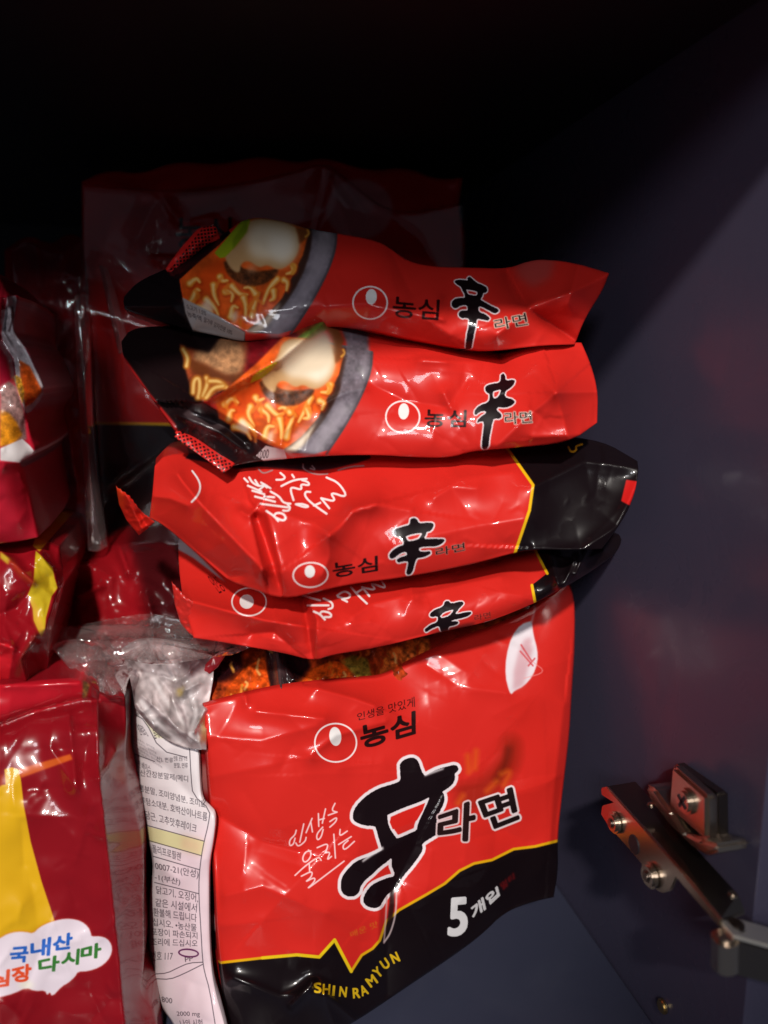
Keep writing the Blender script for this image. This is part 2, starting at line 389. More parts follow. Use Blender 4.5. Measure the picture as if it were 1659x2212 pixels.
for q, r in (((455, 835), .0042), ((700, 1195), .0046)):
    p = on_plane(0, A0 - .0016, q)[0]; cyl('rivet', (p[0] - .0010, p[1], p[2]), (1, 0, 0), r, .003, M_NICKEL, hg, HO); cyl('rivet', (p[0] - .0022, p[1], p[2]), (1, 0, 0), r * .5, .0022, M_STEEL, hg, HO)
p = on_plane(0, A0 - .0016, (575, 985))[0]; cyl('slot_boss', (p[0] - .0001, p[1], p[2]), (1, 0, 0), .0036, .0006, M_DARK, hg, HO)
for q in ((690, 725), (1000, 1215), (1245, 1340)):
    p = on_plane(0, (A0 + A1) / 2, q)[0]; cyl('pin', (p[0], p[1], p[2] + .0006), (0, 0, 1), .0016, .0016, M_NICKEL, hg, HO)
prism('mounting_plate', on_plane(0, .1662, (828, 445), (1068, 660), (1068, 965), (990, 905), (805, 745)), (.0052, 0, 0), M_NICKEL, .0012)
prism('mounting_plate_back', on_plane(0, .1724, (838, 430), (1135, 640), (1140, 980), (990, 905), (805, 745)), (.0054, 0, 0), M_STEEL, .001)
prism('plate_base', on_plane(0, .1640, (640, 575), (705, 605), (815, 760), (905, 900), (1010, 950), (1130, 985), (1138, 1040), (1060, 1065), (960, 1010), (800, 850), (680, 690)), (.0138, 0, 0), M_NICKEL, .0012)
p = on_plane(0, .1655, (925, 690))[0]; cross_head('plate_screw', tuple(p), .0046, M_NICKEL, hg, HO)
prism('door_bracket', on_plane(1, .184, (1250, 1632), (2600, 2010), (2600, 2280), (1480, 1935), (1300, 1890), (1200, 1850), (1240, 1700)), (0, .0018, 0), M_STEEL, .0005)
prism('bracket_top', on_plane(1, .1835, (1252, 1606), (2600, 1985), (2600, 2012), (1252, 1634)), (0, .012, 0), M_LIT_EDGE, .0004)
a_, b_ = on_plane(1, .186, (1195, 1600), (1190, 1840)); cyl('knuckle', tuple((a_ + b_) / 2), tuple(a_ - b_), .0042, float(np.linalg.norm(a_ - b_)), M_NICKEL, hg, HO)
a_, b_ = on_plane(1, .190, (1250, 1520), (1260, 1600)); cyl('knuckle', tuple((a_ + b_) / 2), tuple(a_ - b_), .0034, float(np.linalg.norm(a_ - b_)), M_STEEL, hg, HO)
p = on_plane(0, WX - .0008, (768, 2090))[0]
sw = thing('wall_screw', 'small brass screw head low on the navy side wall below the hinge', 'screw', tuple(p))
cyl('screw_head', tuple(p), (1, 0, 0), .0030, .0022, M_BRASS, sw, tuple(p))
RED, DRED, CRIM, BLK, YEL = (200, 38, 31), (120, 14, 16), (150, 22, 34), (18, 10, 13), (226, 178, 22)
WHITE = (226, 220, 222)
def base(x, y, d): return tuple(at(x, y, d))

# ---- bowl of noodles printed on the pouch, in the units of the first close study
def bowl(a, off=(0, 0), seed=1):
    def T(*p): return K('c1', [(q[0] + off[0], q[1] + off[1]) for q in p])
    a.fill(T((1430, 190), (1425, 300), (1375, 440), (1290, 600), (1230, 700), (1150, 810), (860, 800), (700, 500), (1000, 100)), (96, 88, 96), smooth=1, var=.5, cell=16, seed=seed)
    a.stroke(T((1350, 190), (1345, 300), (1300, 430), (1220, 570), (1130, 700), (1050, 800)), 34, (150, 141, 150), .7, soft=9)
    a.stroke(T((1425, 200), (1418, 300), (1368, 440), (1285, 600), (1150, 805)), 5, (70, 62, 68), .8, soft=2)
    a.fill(T((1275, 170), (1280, 250), (1245, 400), (1165, 560), (1060, 700), (950, 800), (880, 795), (900, 400), (1100, 150)), (58, 36, 30), soft=2, smooth=1)
    a.fill(T((480, 480), (600, 370), (720, 270), (890, 100), (1100, 120), (1262, 180), (1225, 330), (1165, 450), (1100, 590), (1000, 705), (880, 792), (500, 595)), (216, 86, 28), soft=1.5, var=.35, cell=22, seed=seed)
    r = random.Random(seed)
    a.fill(T((520, 560), (600, 430), (760, 330), (800, 470), (700, 560)), (200, 62, 14), .7, soft=8)
    P = [((560, 600), (575, 540), (600, 545), (605, 610)), ((690, 520), (680, 570), (710, 640), (740, 690)), ((760, 545), (800, 560), (800, 610), (750, 620)), ((800, 520), (850, 575), (890, 570), (910, 530)),
         ((870, 590), (885, 650), (870, 720), (865, 780)), ((1060, 470), (1020, 540), (980, 620), (950, 690)), ((1040, 545), (1055, 590), (1020, 600)), ((1110, 480), (1140, 500), (1120, 545), (1085, 545)),
         ((720, 460), (740, 490), (770, 480)), ((640, 600), (690, 650), (720, 690)), ((780, 700), (800, 640), (830, 640), (840, 700)), ((910, 700), (930, 620), (960, 560)), ((1170, 400), (1160, 440), (1120, 440)),
         ((930, 560), (900, 520), (870, 530)), ((600, 640), (660, 660), (690, 720), (760, 740)), ((540, 500), (580, 470), (610, 500))]
    for q in P:
        j = [(x + r.uniform(-8, 8), y + r.uniform(-8, 8)) for x, y in q]
        j = j[:3]; a.stroke(T(*[(x + 6, y + 7) for x, y in j]), 19, (150, 44, 12), .6, soft=3.4, w1=8)
        a.stroke(T(*j), 17, (224, 134, 44), .95, soft=2.4, w1=5)
        a.stroke(T(*[(x - 2, y - 1) for x, y in j]), 8, (244, 208, 136), .85, soft=2.6, w1=2)
    for _ in range(14):
        x, y = r.uniform(540, 1090), r.uniform(450, 760)
        if y > 590 + (x - 500) * .52 or y > 1250 - x * .62: continue
        q = [(x, y), (x + r.uniform(-30, 30), y + r.uniform(15, 40)), (x + r.uniform(-40, 40), y + r.uniform(40, 75))]
        a.stroke(T(*q), 7, (222, 120, 36), .7, soft=2.2)
    a.fill(T((600, 640), (650, 590), (690, 660), (660, 690)), (232, 214, 196), .8, soft=4)
    a.fill(T((790, 690), (830, 660), (830, 720), (800, 750)), (236, 214, 190), .8, soft=4)
    a.fill(T((872, 795), (960, 745), (1060, 650), (1100, 600), (1030, 740), (955, 805)), (214, 196, 172), .95, soft=3, smooth=1)
    a.fill(T((745, 375), (800, 345), (860, 420), (1000, 430), (1085, 405), (1065, 460), (985, 512), (900, 522), (820, 495), (765, 445)), (84, 44, 22), soft=2, smooth=2, var=.6, cell=8, seed=seed + 3)
    a.fill(T((880, 400), (930, 390), (950, 430), (900, 440)), (190, 150, 118), .6, soft=5)
    a.fill(T((750, 330), (850, 250), (890, 105), (1100, 125), (1195, 165), (1208, 260), (1182, 350), (1115, 412), (1060, 420), (1010, 388), (960, 412), (900, 365), (850, 380), (845, 440), (805, 432), (765, 380)), (190, 148, 100), soft=2, smooth=2)
    a.fill(T((880, 230), (920, 130), (1100, 140), (1180, 190), (1195, 270), (1165, 350), (1100, 390), (1030, 350), (960, 360), (900, 330)), (226, 208, 180), soft=9, smooth=2)
    a.fill(T((1020, 200), (1150, 220), (1170, 310), (1100, 370), (1020, 320)), (236, 226, 208), .9, soft=9)
    a.fill(T((1180, 165), (1262, 178), (1255, 225), (1205, 265), (1195, 210)), (120, 66, 32), soft=2.5)
    a.stroke(T((1250, 180), (1262, 200), (1240, 220)), 5, (214, 150, 60), .9, soft=2)
    a.stroke(T((1160, 390), (1175, 410), (1160, 440)), 8, (214, 140, 50), .9, soft=2)
    return T

# ================================================================== top pouch
aA = Art(225, 440, 1345, 775, RED)
aA.fill(K('c1', (0, 0), (600, 0), (790, 200), (720, 270), (480, 480), (500, 590), (875, 795), (875, 1000), (0, 1000)), BLK)
T = bowl(aA)
aA.fill(T((690, 320), (760, 235), (885, 85), (912, 105), (885, 190), (800, 300), (735, 362)), (150, 168, 30), soft=1, smooth=1)
aA.fill(T((800, 240), (885, 120), (890, 190), (800, 300)), (112, 132, 24), .8, soft=2)
aA.fill(T((498, 588), (560, 620), (700, 690), (875, 797), (870, 870), (700, 830), (560, 790), (515, 680)), (150, 146, 146), soft=1)
for i, (s_, q) in enumerate((('소고기 1.5%', ((515, 622), (640, 668), (640, 700), (525, 655))), ('농축액', ((520, 665), (610, 700), (612, 735), (530, 700))), ('밀가루 감자전분 10%', ((630, 705), (800, 785), (795, 815), (625, 735))))):
    aA.text(s_, T(*q), (50, 45, 48), .2)
aA.logo((799.5, 654), 37, 35, 3.6, (802, 641), 12, 17, eang=4)
aA.text('농심', K('d5', (222, 248), (660, 285), (645, 475), (215, 445)), (40, 8, 10), 1.0)
gA = [K('d5', (925, 75), (945, 65), (985, 100), (1010, 125), (1090, 155), (1110, 180), (1100, 215), (1070, 210), (1060, 250), (1040, 285), (1100, 315), (1150, 345), (1220, 375), (1215, 395), (1180, 412), (1110, 370), (1050, 340), (1020, 345), (1030, 400), (1090, 420), (1135, 455), (1120, 480), (1060, 465), (1010, 455), (1000, 530), (975, 640), (955, 760), (905, 760), (920, 620), (940, 530), (945, 460), (900, 450), (870, 457), (840, 430), (850, 395), (890, 385), (930, 390), (930, 330), (860, 330), (810, 367), (775, 340), (780, 290), (830, 268), (890, 270), (910, 250), (880, 190), (860, 150), (810, 125), (805, 100), (860, 95), (935, 105)),
      K('d5', (905, 180), (960, 185), (1030, 205), (1010, 250), (960, 240), (925, 235))]
aA.brush(gA, outline=3.0, grow=1.0)
aA.text('라면', K('d5', (1172, 470), (1475, 405), (1500, 520), (1190, 570)), (26, 12, 12), .5, outline=2.2, ocol=(200, 180, 165))
aA.fill(K('c2', (960, 150), (1180, 160), (1150, 270), (1060, 320), (980, 260)), (128, 90, 90), .4, soft=8)  # greyish sheen of the crumpled right end, painted into the print
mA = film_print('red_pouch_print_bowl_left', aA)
pA = thing('noodle_pouch', 'topmost red noodle pouch of the stack, half in shadow', 'noodle packet', base(780, 720, .37), 'noodle pouches stacked on the big bag')
topA = [(268, 640), (300, 606), (366, 578), (420, 545), (474, 512), (535, 467), (610, 477), (671, 495), (728, 504), (812, 519), (842, 535), (880, 565), (939, 577), (1011, 578), (1100, 581), (1150, 560), (1210, 563), (1252, 571), (1316, 590)]
botA = [(270, 668), (330, 690), (377, 702), (413, 713), (467, 724), (524, 738), (560, 734), (631, 731), (700, 708), (728, 705), (787, 710), (914, 738), (998, 752), (1060, 760), (1167, 746), (1242, 744)]
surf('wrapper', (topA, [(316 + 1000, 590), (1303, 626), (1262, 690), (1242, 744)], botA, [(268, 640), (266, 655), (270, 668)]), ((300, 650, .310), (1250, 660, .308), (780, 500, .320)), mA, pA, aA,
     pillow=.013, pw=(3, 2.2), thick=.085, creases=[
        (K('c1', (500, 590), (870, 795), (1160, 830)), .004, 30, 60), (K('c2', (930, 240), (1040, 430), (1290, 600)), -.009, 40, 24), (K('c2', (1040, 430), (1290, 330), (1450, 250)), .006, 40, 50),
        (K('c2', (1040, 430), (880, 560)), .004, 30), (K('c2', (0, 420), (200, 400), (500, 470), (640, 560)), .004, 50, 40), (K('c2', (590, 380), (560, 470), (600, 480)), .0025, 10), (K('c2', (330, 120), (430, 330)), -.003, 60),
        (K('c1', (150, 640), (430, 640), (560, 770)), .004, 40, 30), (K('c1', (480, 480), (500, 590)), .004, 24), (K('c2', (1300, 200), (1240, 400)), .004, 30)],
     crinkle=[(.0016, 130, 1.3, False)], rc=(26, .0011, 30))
# crimped end fin with a lattice print
def fin_art(x0, y0, x1, y1, o, ax, ay, pitch, col=(196, 34, 32)):
    f = Art(x0, y0, x1, y1, col, 1.6)
    Y, X = np.mgrid[0:f.h, 0:f.w]; X = X / f.sc + x0 - o[0]; Y = Y / f.sc + y0 - o[1]
    l = math.hypot(ax, ay); U = (X * ax + Y * ay) / l / pitch; V = (-X * ay + Y * ax) / l / pitch
    a_, b_ = np.mod(U + V, 1) - .5, np.mod(U - V, 1) - .5
    d = np.maximum(np.abs(a_), np.abs(b_)); lane = (V > .35) & (V < 3.4)
    f.comp(np.clip((.30 - d) * 8 + .5, 0, 1) * lane, (26, 8, 10)); return f
fA = fin_art(350, 470, 500, 610, K('c1', (400, 430))[0], 160, -205, 10.5)
mfA = film_print('lattice_fin_print', fA, .35, .6)
surf('end_seal', (K('c1', (395, 415), (470, 310), (560, 205), (600, 165), (690, 150)), K('c1', (690, 150), (715, 190), (725, 235)), K('c1', (425, 455), (480, 400), (575, 330), (640, 270), (725, 235)), K('c1', (395, 415), (425, 455))),
     ((370, 580, .310), (470, 500, .318), (380, 600, .311)), mfA, pA, fA, 3, thick=.0012, creases=[(K('c1', (400, 430), (600, 250), (700, 190)), .002, 12)], crinkle=[(.001, 26, 3, True)], smooth=1)

# ================================================================== second pouch
aB = Art(240, 670, 1320, 1030, RED)
aB.fill(K('c1', (0, 600), (560, 600), (700, 740), (905, 820), (905, 1070), (620, 1215), (1105, 1500), (1105, 1700), (0, 1700)), (22, 11, 13))
aB.fill(K('c1', (480, 870), (620, 880), (700, 800), (1100, 760), (1350, 730), (1090, 960), (620, 1215), (560, 1180), (520, 1040)), (120, 52, 28), soft=2, var=.5, cell=14, seed=7)
aB.fill(K('c1', (900, 800), (1190, 800), (1220, 870), (1050, 970), (870, 1050)), (104, 14, 22), soft=4, var=.4, cell=12, seed=4)
aB.fill(K('c1', (620, 860), (720, 820), (860, 860), (880, 960), (840, 1060), (740, 1060), (640, 1000), (540, 960)), (168, 120, 82), soft=5, smooth=1, var=.35, cell=9, seed=12)
aB.fill(K('c1', (510, 960), (640, 990), (760, 1060), (860, 1050), (840, 1090), (700, 1090), (560, 1040)), (96, 48, 22), .9, soft=4)
for q in (((560, 1160), (565, 1080), (600, 1070), (600, 1150), (590, 1190)), ((620, 1180), (650, 1100), (640, 1070)), ((660, 1090), (720, 1090), (760, 1130)), ((640, 1190), (680, 1130), (740, 1120)), ((500, 900), (530, 950), (520, 1000))):
    aB.stroke(K('c1', q), 14, (176, 108, 36), .9, soft=3); aB.stroke(K('c1', q), 6, (226, 186, 112), .9, soft=2)
aB.fill(K('c1', (420, 780), (620, 790), (740, 810), (660, 920), (520, 890)), (20, 8, 10), soft=3)
aB.fill(K('c1', (1170, 845), (1240, 790), (1345, 725), (1400, 760), (1340, 800), (1200, 885)), (96, 118, 44), soft=2, var=.3, cell=8, seed=3)
T = bowl(aB, (216, 722), 9)
aB.fill(K('c1', (1620, 760), (1620, 950), (1560, 1170), (1500, 1280), (1440, 1150), (1500, 900), (1440, 740)), (104, 96, 104), soft=3, smooth=1, var=.4, cell=14, seed=2)
aB.fill(K('c1', (1340, 735), (1430, 740), (1475, 850), (1445, 920), (1410, 930), (1400, 830)), (118, 66, 34), soft=3)
aB.fill(K('c1', (1090, 960), (1260, 840), (1345, 770), (1400, 830), (1412, 930), (1380, 1020), (1200, 1060), (1080, 1010)), (222, 204, 176), soft=6, smooth=1)
aB.fill(K('c1', (905, 1105), (925, 1050), (1080, 965), (1060, 1000), (985, 1070)), (196, 186, 20), soft=1, smooth=1)
aB.fill(K('c1', (940, 1540), (1000, 1480), (1110, 1505), (1130, 1560), (1000, 1580)), (206, 196, 196))
aB.text('1000', K('c1', (955, 1512), (1020, 1500), (1015, 1555), (950, 1560)), (50, 40, 44), .1)
aB.fill(K('c1', (500, 1290), (560, 1240), (760, 1370), (620, 1415)), (64, 50, 52), .8, soft=2)
aB.fill(K('c1', (100, 950), (150, 950), (300, 1165), (455, 1350), (470, 1390), (440, 1420), (250, 1200), (100, 1010)), (150, 22, 22), soft=1.5)
aB.logo((870, 900), 36.5, 34, 3.6, (872, 888), 11.5, 17.5, eang=3)
aB.text('농심', K('c2', (512, 940), (722, 945), (718, 1030), (508, 1028)), (38, 8, 10), 1.0)
aB.brush([K('c2', (900, 765), (915, 757), (922, 798), (965, 788), (968, 805), (945, 832), (922, 842), (912, 878), (968, 893), (962, 915), (920, 932), (882, 925), (872, 945), (902, 965), (897, 987), (860, 985), (852, 1010), (838, 1080), (832, 1140), (800, 1143), (806, 1080), (816, 1000), (790, 1000), (776, 1012), (785, 985), (826, 960), (820, 945), (790, 950), (765, 972), (765, 945), (790, 920), (838, 905), (845, 862), (820, 850), (820, 822), (850, 812), (897, 805)),
          K('c2', (857, 848), (905, 833), (887, 878), (862, 890), (853, 870))], outline=3.0, grow=1.0)
aB.text('라면', K('c2', (916, 955), (1052, 950), (1058, 1008), (920, 1018)), (26, 12, 12), .5, outline=2.0, ocol=(206, 190, 178))
mB = film_print('red_pouch_print_bowl_second', aB)
pB = thing('noodle_pouch', 'second red noodle pouch from the top, with lattice fin in front', 'noodle packet', base(780, 985, .35), 'noodle pouches stacked on the big bag')
topB = [(262, 738), (285, 706), (400, 704), (520, 706), (620, 702), (696, 694), (728, 693), (797, 703), (871, 732), (956, 738), (1040, 756), (1091, 765), (1150, 748), (1180, 739), (1256, 740)]
botB = [(384, 940), (425, 975), (481, 1012), (540, 998), (617, 991), (702, 984), (810, 982), (900, 988), (973, 989), (1019, 974), (1100, 968), (1231, 956), (1290, 913)]
surf('wrapper', (topB, [(1256, 740), (1278, 790), (1292, 846), (1290, 913)], botB, [(262, 738), (266, 776), (323, 855), (384, 940)]), ((400, 900, .302), (1250, 850, .310), (780, 700, .318)), mB, pB, aB,
     pillow=.010, pw=(4, 2.6), thick=.09, creases=[
        (K('c1', (560, 1215), (620, 1215), (1085, 960), (1345, 740)), .013, 90, 30), (K('c1', (620, 1215), (1105, 1500), (1350, 1540)), .006, 60, 30), (K('c1', (140, 960), (450, 1380)), .005, 22),
        (K('c2', (1120, 600), (900, 690), (760, 700), (500, 690)), .005, 50, 35), (K('c2', (1180, 855), (1250, 1110)), .006, 34, 60), (K('c2', (1180, 855), (1392, 850)), .006, 50, 40), (K('c2', (1180, 855), (1020, 990), (880, 1130)), .006, 50, 70), (K('c2', (1060, 1080), (1300, 1070)), .003, 26),
        (K('c2', (200, 800), (420, 900), (620, 930), (720, 800)), -.003, 36), (K('c2', (480, 690), (620, 700)), .002, 14), (K('c2', (610, 860), (640, 930)), .003, 14), (K('c2', (860, 620), (905, 700)), -.006, 40), (K('c1', (1330, 1240), (1480, 1160), (1600, 1135)), .003, 12), (K('c1', (1090, 1480), (1110, 1400), (1170, 1330)), .002, 8),
        (K('c1', (480, 1300), (720, 1400), (860, 1500)), .003, 10), (K('c1', (500, 1250), (760, 1370), (880, 1470)), -.003, 10)],
     crinkle=[(.0014, 120, 2.3, False)], rc=(30, .0011, 28))
fB = fin_art(365, 915, 520, 1035, K('c1', (480, 1375))[0], 330, 215, 11, (214, 40, 36))
surf('end_seal', (K('c1', (478, 1375), (600, 1450), (720, 1530), (815, 1590)), K('c1', (815, 1590), (790, 1615), (745, 1648)), K('c1', (452, 1432), (560, 1510), (660, 1580), (745, 1648)), K('c1', (478, 1375), (455, 1400), (452, 1432))),
     ((385, 930, .294), (500, 1010, .292), (480, 1020, .289)), film_print('lattice_fin_print_second', fB, .35, .6), pB, fB, 3, thick=.0012, creases=[(K('c1', (465, 1400), (780, 1615)), .0015, 14)], crinkle=[(.0006, 22, 5, True)], smooth=0)

# ================================================================== third pouch
aC = Art(235, 930, 1400, 1315, RED)
aC.fill([(1099.8, 930), (1099.8, 974.7), (1150.6, 1047), (1142.8, 1101.7), (1111.6, 1193.5), (1100, 1330), (1420, 1330), (1420, 930)], BLK)
aC.stroke([(1095, 968), (1100, 975), (1150.6, 1047), (1142.8, 1101.7), (1111.6, 1193.5), (1108, 1210)], 6.5, YEL, soft=.7, smooth=0)
aC.fill([(1352, 1036), (1380, 1040), (1384, 1085), (1360, 1092), (1341, 1082)], (190, 26, 24), soft=1)
aC.stroke(K('c4', (1205, 120), (1220, 150), (1250, 140), (1245, 115), (1280, 105)), 5, (206, 140, 20), soft=1)
aC.stroke(K('c3', (555, 275), (592, 325), (606, 370), (592, 420), (552, 462)), 4, WHITE, soft=.7)
aC.logo((670.5, 1241.5), 37.5, 26.5, 3.3, (669, 1234), 11.2, 13.5, -3, 0)
aC.text('농심', K('d6', (300, 430), (665, 370), (668, 490), (312, 548)), (32, 8, 10), .9)
aC.brush([K('d6', (935, 75), (960, 65), (985, 75), (1000, 110), (1050, 105), (1115, 103), (1120, 130), (1100, 165), (1060, 175), (1060, 190), (1035, 235), (1100, 235), (1205, 235), (1208, 250), (1180, 275), (1130, 292), (1060, 290), (1000, 300), (1000, 335), (1050, 340), (1095, 333), (1092, 355), (1040, 377), (980, 387), (965, 430), (945, 512), (898, 522), (915, 450), (920, 410), (870, 412), (832, 424), (822, 400), (860, 380), (912, 365), (900, 330), (850, 347), (800, 387), (770, 392), (763, 360), (790, 325), (840, 295), (887, 280), (870, 225), (810, 202), (793, 180), (810, 155), (870, 135), (930, 120)),
          K('d6', (890, 210), (950, 190), (1040, 178), (1020, 210), (995, 240), (930, 255), (905, 245))], outline=3.2, grow=1.0)
aC.text('라면', K('d6', (1135, 310), (1370, 262), (1375, 325), (1140, 375)), (30, 12, 12), .3, outline=1.5, ocol=(170, 120, 110))
def script_c(a):
    S = lambda p, w=4.6: a.stroke(K('d7', p), w, (232, 222, 222), soft=.7)
    for p in (((250, 280), (400, 345)), ((300, 335), (430, 375)), ((330, 400), (550, 458)), ((430, 400), (540, 408)), ((390, 480), (690, 520)), ((455, 560), (540, 615), (585, 670)), ((540, 615), (560, 580), (640, 585), (675, 640), (640, 670), (560, 635)), ((690, 490), (720, 520), (700, 560), (640, 555)),
              ((500, 345), (600, 400), (640, 470), (720, 480)), ((210, 200), (250, 240)), ((265, 190), (300, 250), (380, 290), (420, 270), (460, 300)), ((395, 245), (440, 270), (500, 310)), ((330, 220), (370, 280)), ((370, 330), (420, 290)),
              ((610, 140), (665, 185), (640, 215), (565, 215)), ((620, 285), (760, 215), (900, 205)), ((850, 220), (920, 240), (930, 280), (830, 260), (850, 330), (735, 295), (720, 330), (755, 440)), ((940, 350), (885, 345), (880, 400), (960, 480), (1120, 590)), ((980, 500), (1050, 470)),
              ((780, 485), (850, 480), (930, 510), (880, 520), (790, 490)), ((1060, 420), (1150, 530)), ((1065, 420), (1230, 460), (1150, 345), (1360, 420), (1260, 250), (1120, 190)), ((740, 160), (760, 190))): S(p)
script_c(aC)
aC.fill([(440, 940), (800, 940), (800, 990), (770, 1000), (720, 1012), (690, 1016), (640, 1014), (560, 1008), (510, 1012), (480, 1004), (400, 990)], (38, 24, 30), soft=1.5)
for p in (((370, 100), (420, 150), (520, 110)), ((860, 40), (860, 100), (1000, 160), (1130, 150)), ((1250, 110), (1380, 70), (1530, 60)), ((960, 60), (1000, 110), (940, 90))): aC.stroke(K('d7', p), 3.5, (150, 140, 142), .8, soft=1)
mC = film_print('red_pouch_print_script', aC)
pC = thing('noodle_pouch', 'third red noodle pouch from the top, with white script and black end', 'noodle packet', base(760, 1240, .34), 'noodle pouches stacked on the big bag')
topC = [(334, 1007), (360, 978), (480, 984), (700, 975), (900, 972), (1100, 955), (1200, 944), (1299, 950), (1377, 996)]
botC = [(323, 1118), (352, 1133), (395, 1169), (466, 1229), (495, 1255), (538, 1271), (613, 1296), (690, 1277), (756, 1262), (885, 1246), (1029, 1217), (1111, 1194), (1154, 1187), (1256, 1187), (1300, 1186)]
surf('wrapper', (topC, [(1377, 996), (1380, 1020), (1366, 1086), (1335, 1140), (1300, 1186)], botC, [(334, 1007), (330, 1060), (323, 1118)]), ((380, 1100, .302), (1330, 1060, .314), (800, 960, .316)), mC, pC, aC,
     pillow=.009, pw=(5, 2.6), thick=.09, creases=[
        (K('c3', (470, 300), (500, 345), (620, 490), (980, 870)), .010, 40, 46), (K('c3', (940, 505), (905, 550), (980, 870)), .006, 12, 34), (K('c3', (925, 500), (1000, 700), (1110, 1050)), -.008, 16, 26), (K('c3', (1010, 530), (1090, 860), (1110, 1050)), .008, 60, 40),
        (K('c3', (1130, 545), (1290, 600), (1380, 665)), .004, 40, 30), (K('c3', (1380, 665), (1440, 620), (1530, 515), (1659, 480)), .006, 24, 40), (K('c3', (1380, 665), (1380, 800), (1340, 900)), .003, 26), (K('c4', (0, 475), (150, 440), (330, 470)), .004, 26, 40), (K('c4', (470, 400), (560, 340), (700, 350)), .003, 30),
        (K('c3', (300, 560), (500, 700), (780, 920), (920, 900)), -.005, 30, 18), (K('c3', (330, 430), (420, 440), (520, 480)), .004, 26), (K('c3', (980, 870), (900, 900)), .004, 16),
        (K('c4', (1020, 680), (1280, 690), (1480, 560), (1600, 300)), .005, 26, 60), (K('c4', (1020, 340), (1300, 200), (1590, 240)), .005, 40), (K('c4', (300, 650), (700, 560), (960, 520)), .003, 50), (K('c4', (600, 300), (900, 260)), .0025, 40),
        (K('c3', (850, 520), (900, 550), (930, 520)), .003, 8)],
     crinkle=[(.0013, 120, 3.7, False)], rc=(34, .0011, 28))
aCf = Art(235, 1030, 345, 1170, (200, 36, 26)); aCf.fill([(235, 1030), (265, 1030), (270, 1100), (240, 1100)], (190, 70, 20), .5, soft=6)
mCf = film_print('red_fin_print', aCf, .35, .7)
def zig(P, n, amp):
    Q = resample(P, n, 0); out = []
    for i, q in enumerate(Q):
        t = Q[min(i + 1, n - 1)] - Q[max(i - 1, 0)]; t = t / (np.linalg.norm(t) + 1e-9)
        out.append(tuple(q + np.array([-t[1], t[0]]) * (amp if i % 2 else 0)))
    return out
surf('end_seal', (zig(K('c3', (97, 368), (180, 430), (240, 522)), 14, 2.5), K('c3', (240, 522), (300, 560), (330, 585)), K('c3', (235, 665), (280, 630), (330, 585)), K('c3', (97, 368), (115, 480), (160, 575), (235, 665))),
     ((255, 1060, .303), (330, 1120, .305), (300, 1150, .316)), mCf, pC, aCf, 3, thick=.0012, creases=[(K('c3', (160, 430), (250, 620)), .004, 14), (K('c3', (240, 530), (290, 620)), -.003, 10)], crinkle=[(.0008, 22, 5, True)], smooth=0)

# ================================================================== fourth pouch
aD = Art(350, 1120, 1370, 1440, RED)
aD.fill(K('c4', (1020, 600), (1030, 690), (1090, 820), (1000, 890), (1020, 980), (1010, 1100), (1500, 1100), (1600, 500)), BLK)
aD.stroke(K('c4', (1010, 660), (1028, 700), (1090, 820)), 6, YEL, soft=.7, smooth=0); aD.stroke(K('c4', (1005, 885), (1022, 978)), 6.5, YEL, soft=.7, smooth=0)
aD.logo((538, 1300), 37, 30, 3.4, K('c3', (885, 1065))[0], 15.5, 15.5, 0, 0)
aD.text('안성', K('c3', (640, 905), (680, 890), (760, 1000), (720, 1020)), (70, 10, 12), .3)
aD.fill(K('c3', (400, 660), (480, 680), (620, 810), (760, 950), (690, 900), (560, 800), (450, 740)), (168, 158, 162), soft=1.5)
for p in (((60, 690), (200, 730)), ((100, 770), (270, 770)), ((230, 715), (300, 745), (305, 790), (270, 800)), ((150, 820), (200, 840), (240, 885)), ((200, 840), (215, 815), (285, 830), (295, 865), (240, 865)), ((340, 690), (400, 650), (455, 685), (420, 720), (345, 700)), ((380, 720), (420, 740)),
          ((450, 620), (510, 690), (580, 755)), ((500, 665), (540, 640)), ((540, 620), (600, 695)), ((545, 625), (660, 650), (600, 580), (745, 640), (690, 560))): aD.stroke(K('d6', p), 4.8, (232, 222, 222), soft=.7)
aD.brush([K('d6', (1215, 745), (1240, 735), (1262, 762), (1350, 740), (1367, 758), (1330, 790), (1300, 830), (1290, 850), (1420, 822), (1427, 840), (1370, 870), (1262, 890), (1250, 905), (1330, 903), (1300, 930), (1240, 940), (1232, 985), (1180, 985), (1170, 930), (1100, 960), (1060, 987), (1048, 970), (1090, 935), (1150, 910), (1165, 880), (1150, 855), (1100, 867), (1093, 840), (1130, 810), (1200, 785)),
          K('d6', (1170, 860), (1200, 825), (1280, 800), (1290, 810), (1250, 860), (1190, 880))], outline=3.0, grow=1.0)
aD.text('라면', K('d6', (1450, 850), (1580, 822), (1585, 870), (1455, 900)), (110, 14, 14), 0, outline=1, ocol=(190, 70, 60))
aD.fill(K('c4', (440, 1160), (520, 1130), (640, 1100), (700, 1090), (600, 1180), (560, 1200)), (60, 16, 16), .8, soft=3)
mD = film_print('red_pouch_print_fourth', aD)
pD = thing('noodle_pouch', 'fourth red noodle pouch from the top, resting on the big bag', 'noodle packet', base(760, 1390, .35), 'noodle pouches stacked on the big bag')
topD = [(385, 1150), (480, 1185), (620, 1235), (800, 1215), (1000, 1185), (1150, 1165), (1300, 1170), (1345, 1150)]
botD = [(418, 1378), (467, 1385), (560, 1401), (620, 1412), (678, 1428), (717, 1414), (810, 1401), (951, 1365), (1053, 1345), (1154, 1304), (1186, 1286), (1235, 1260)]
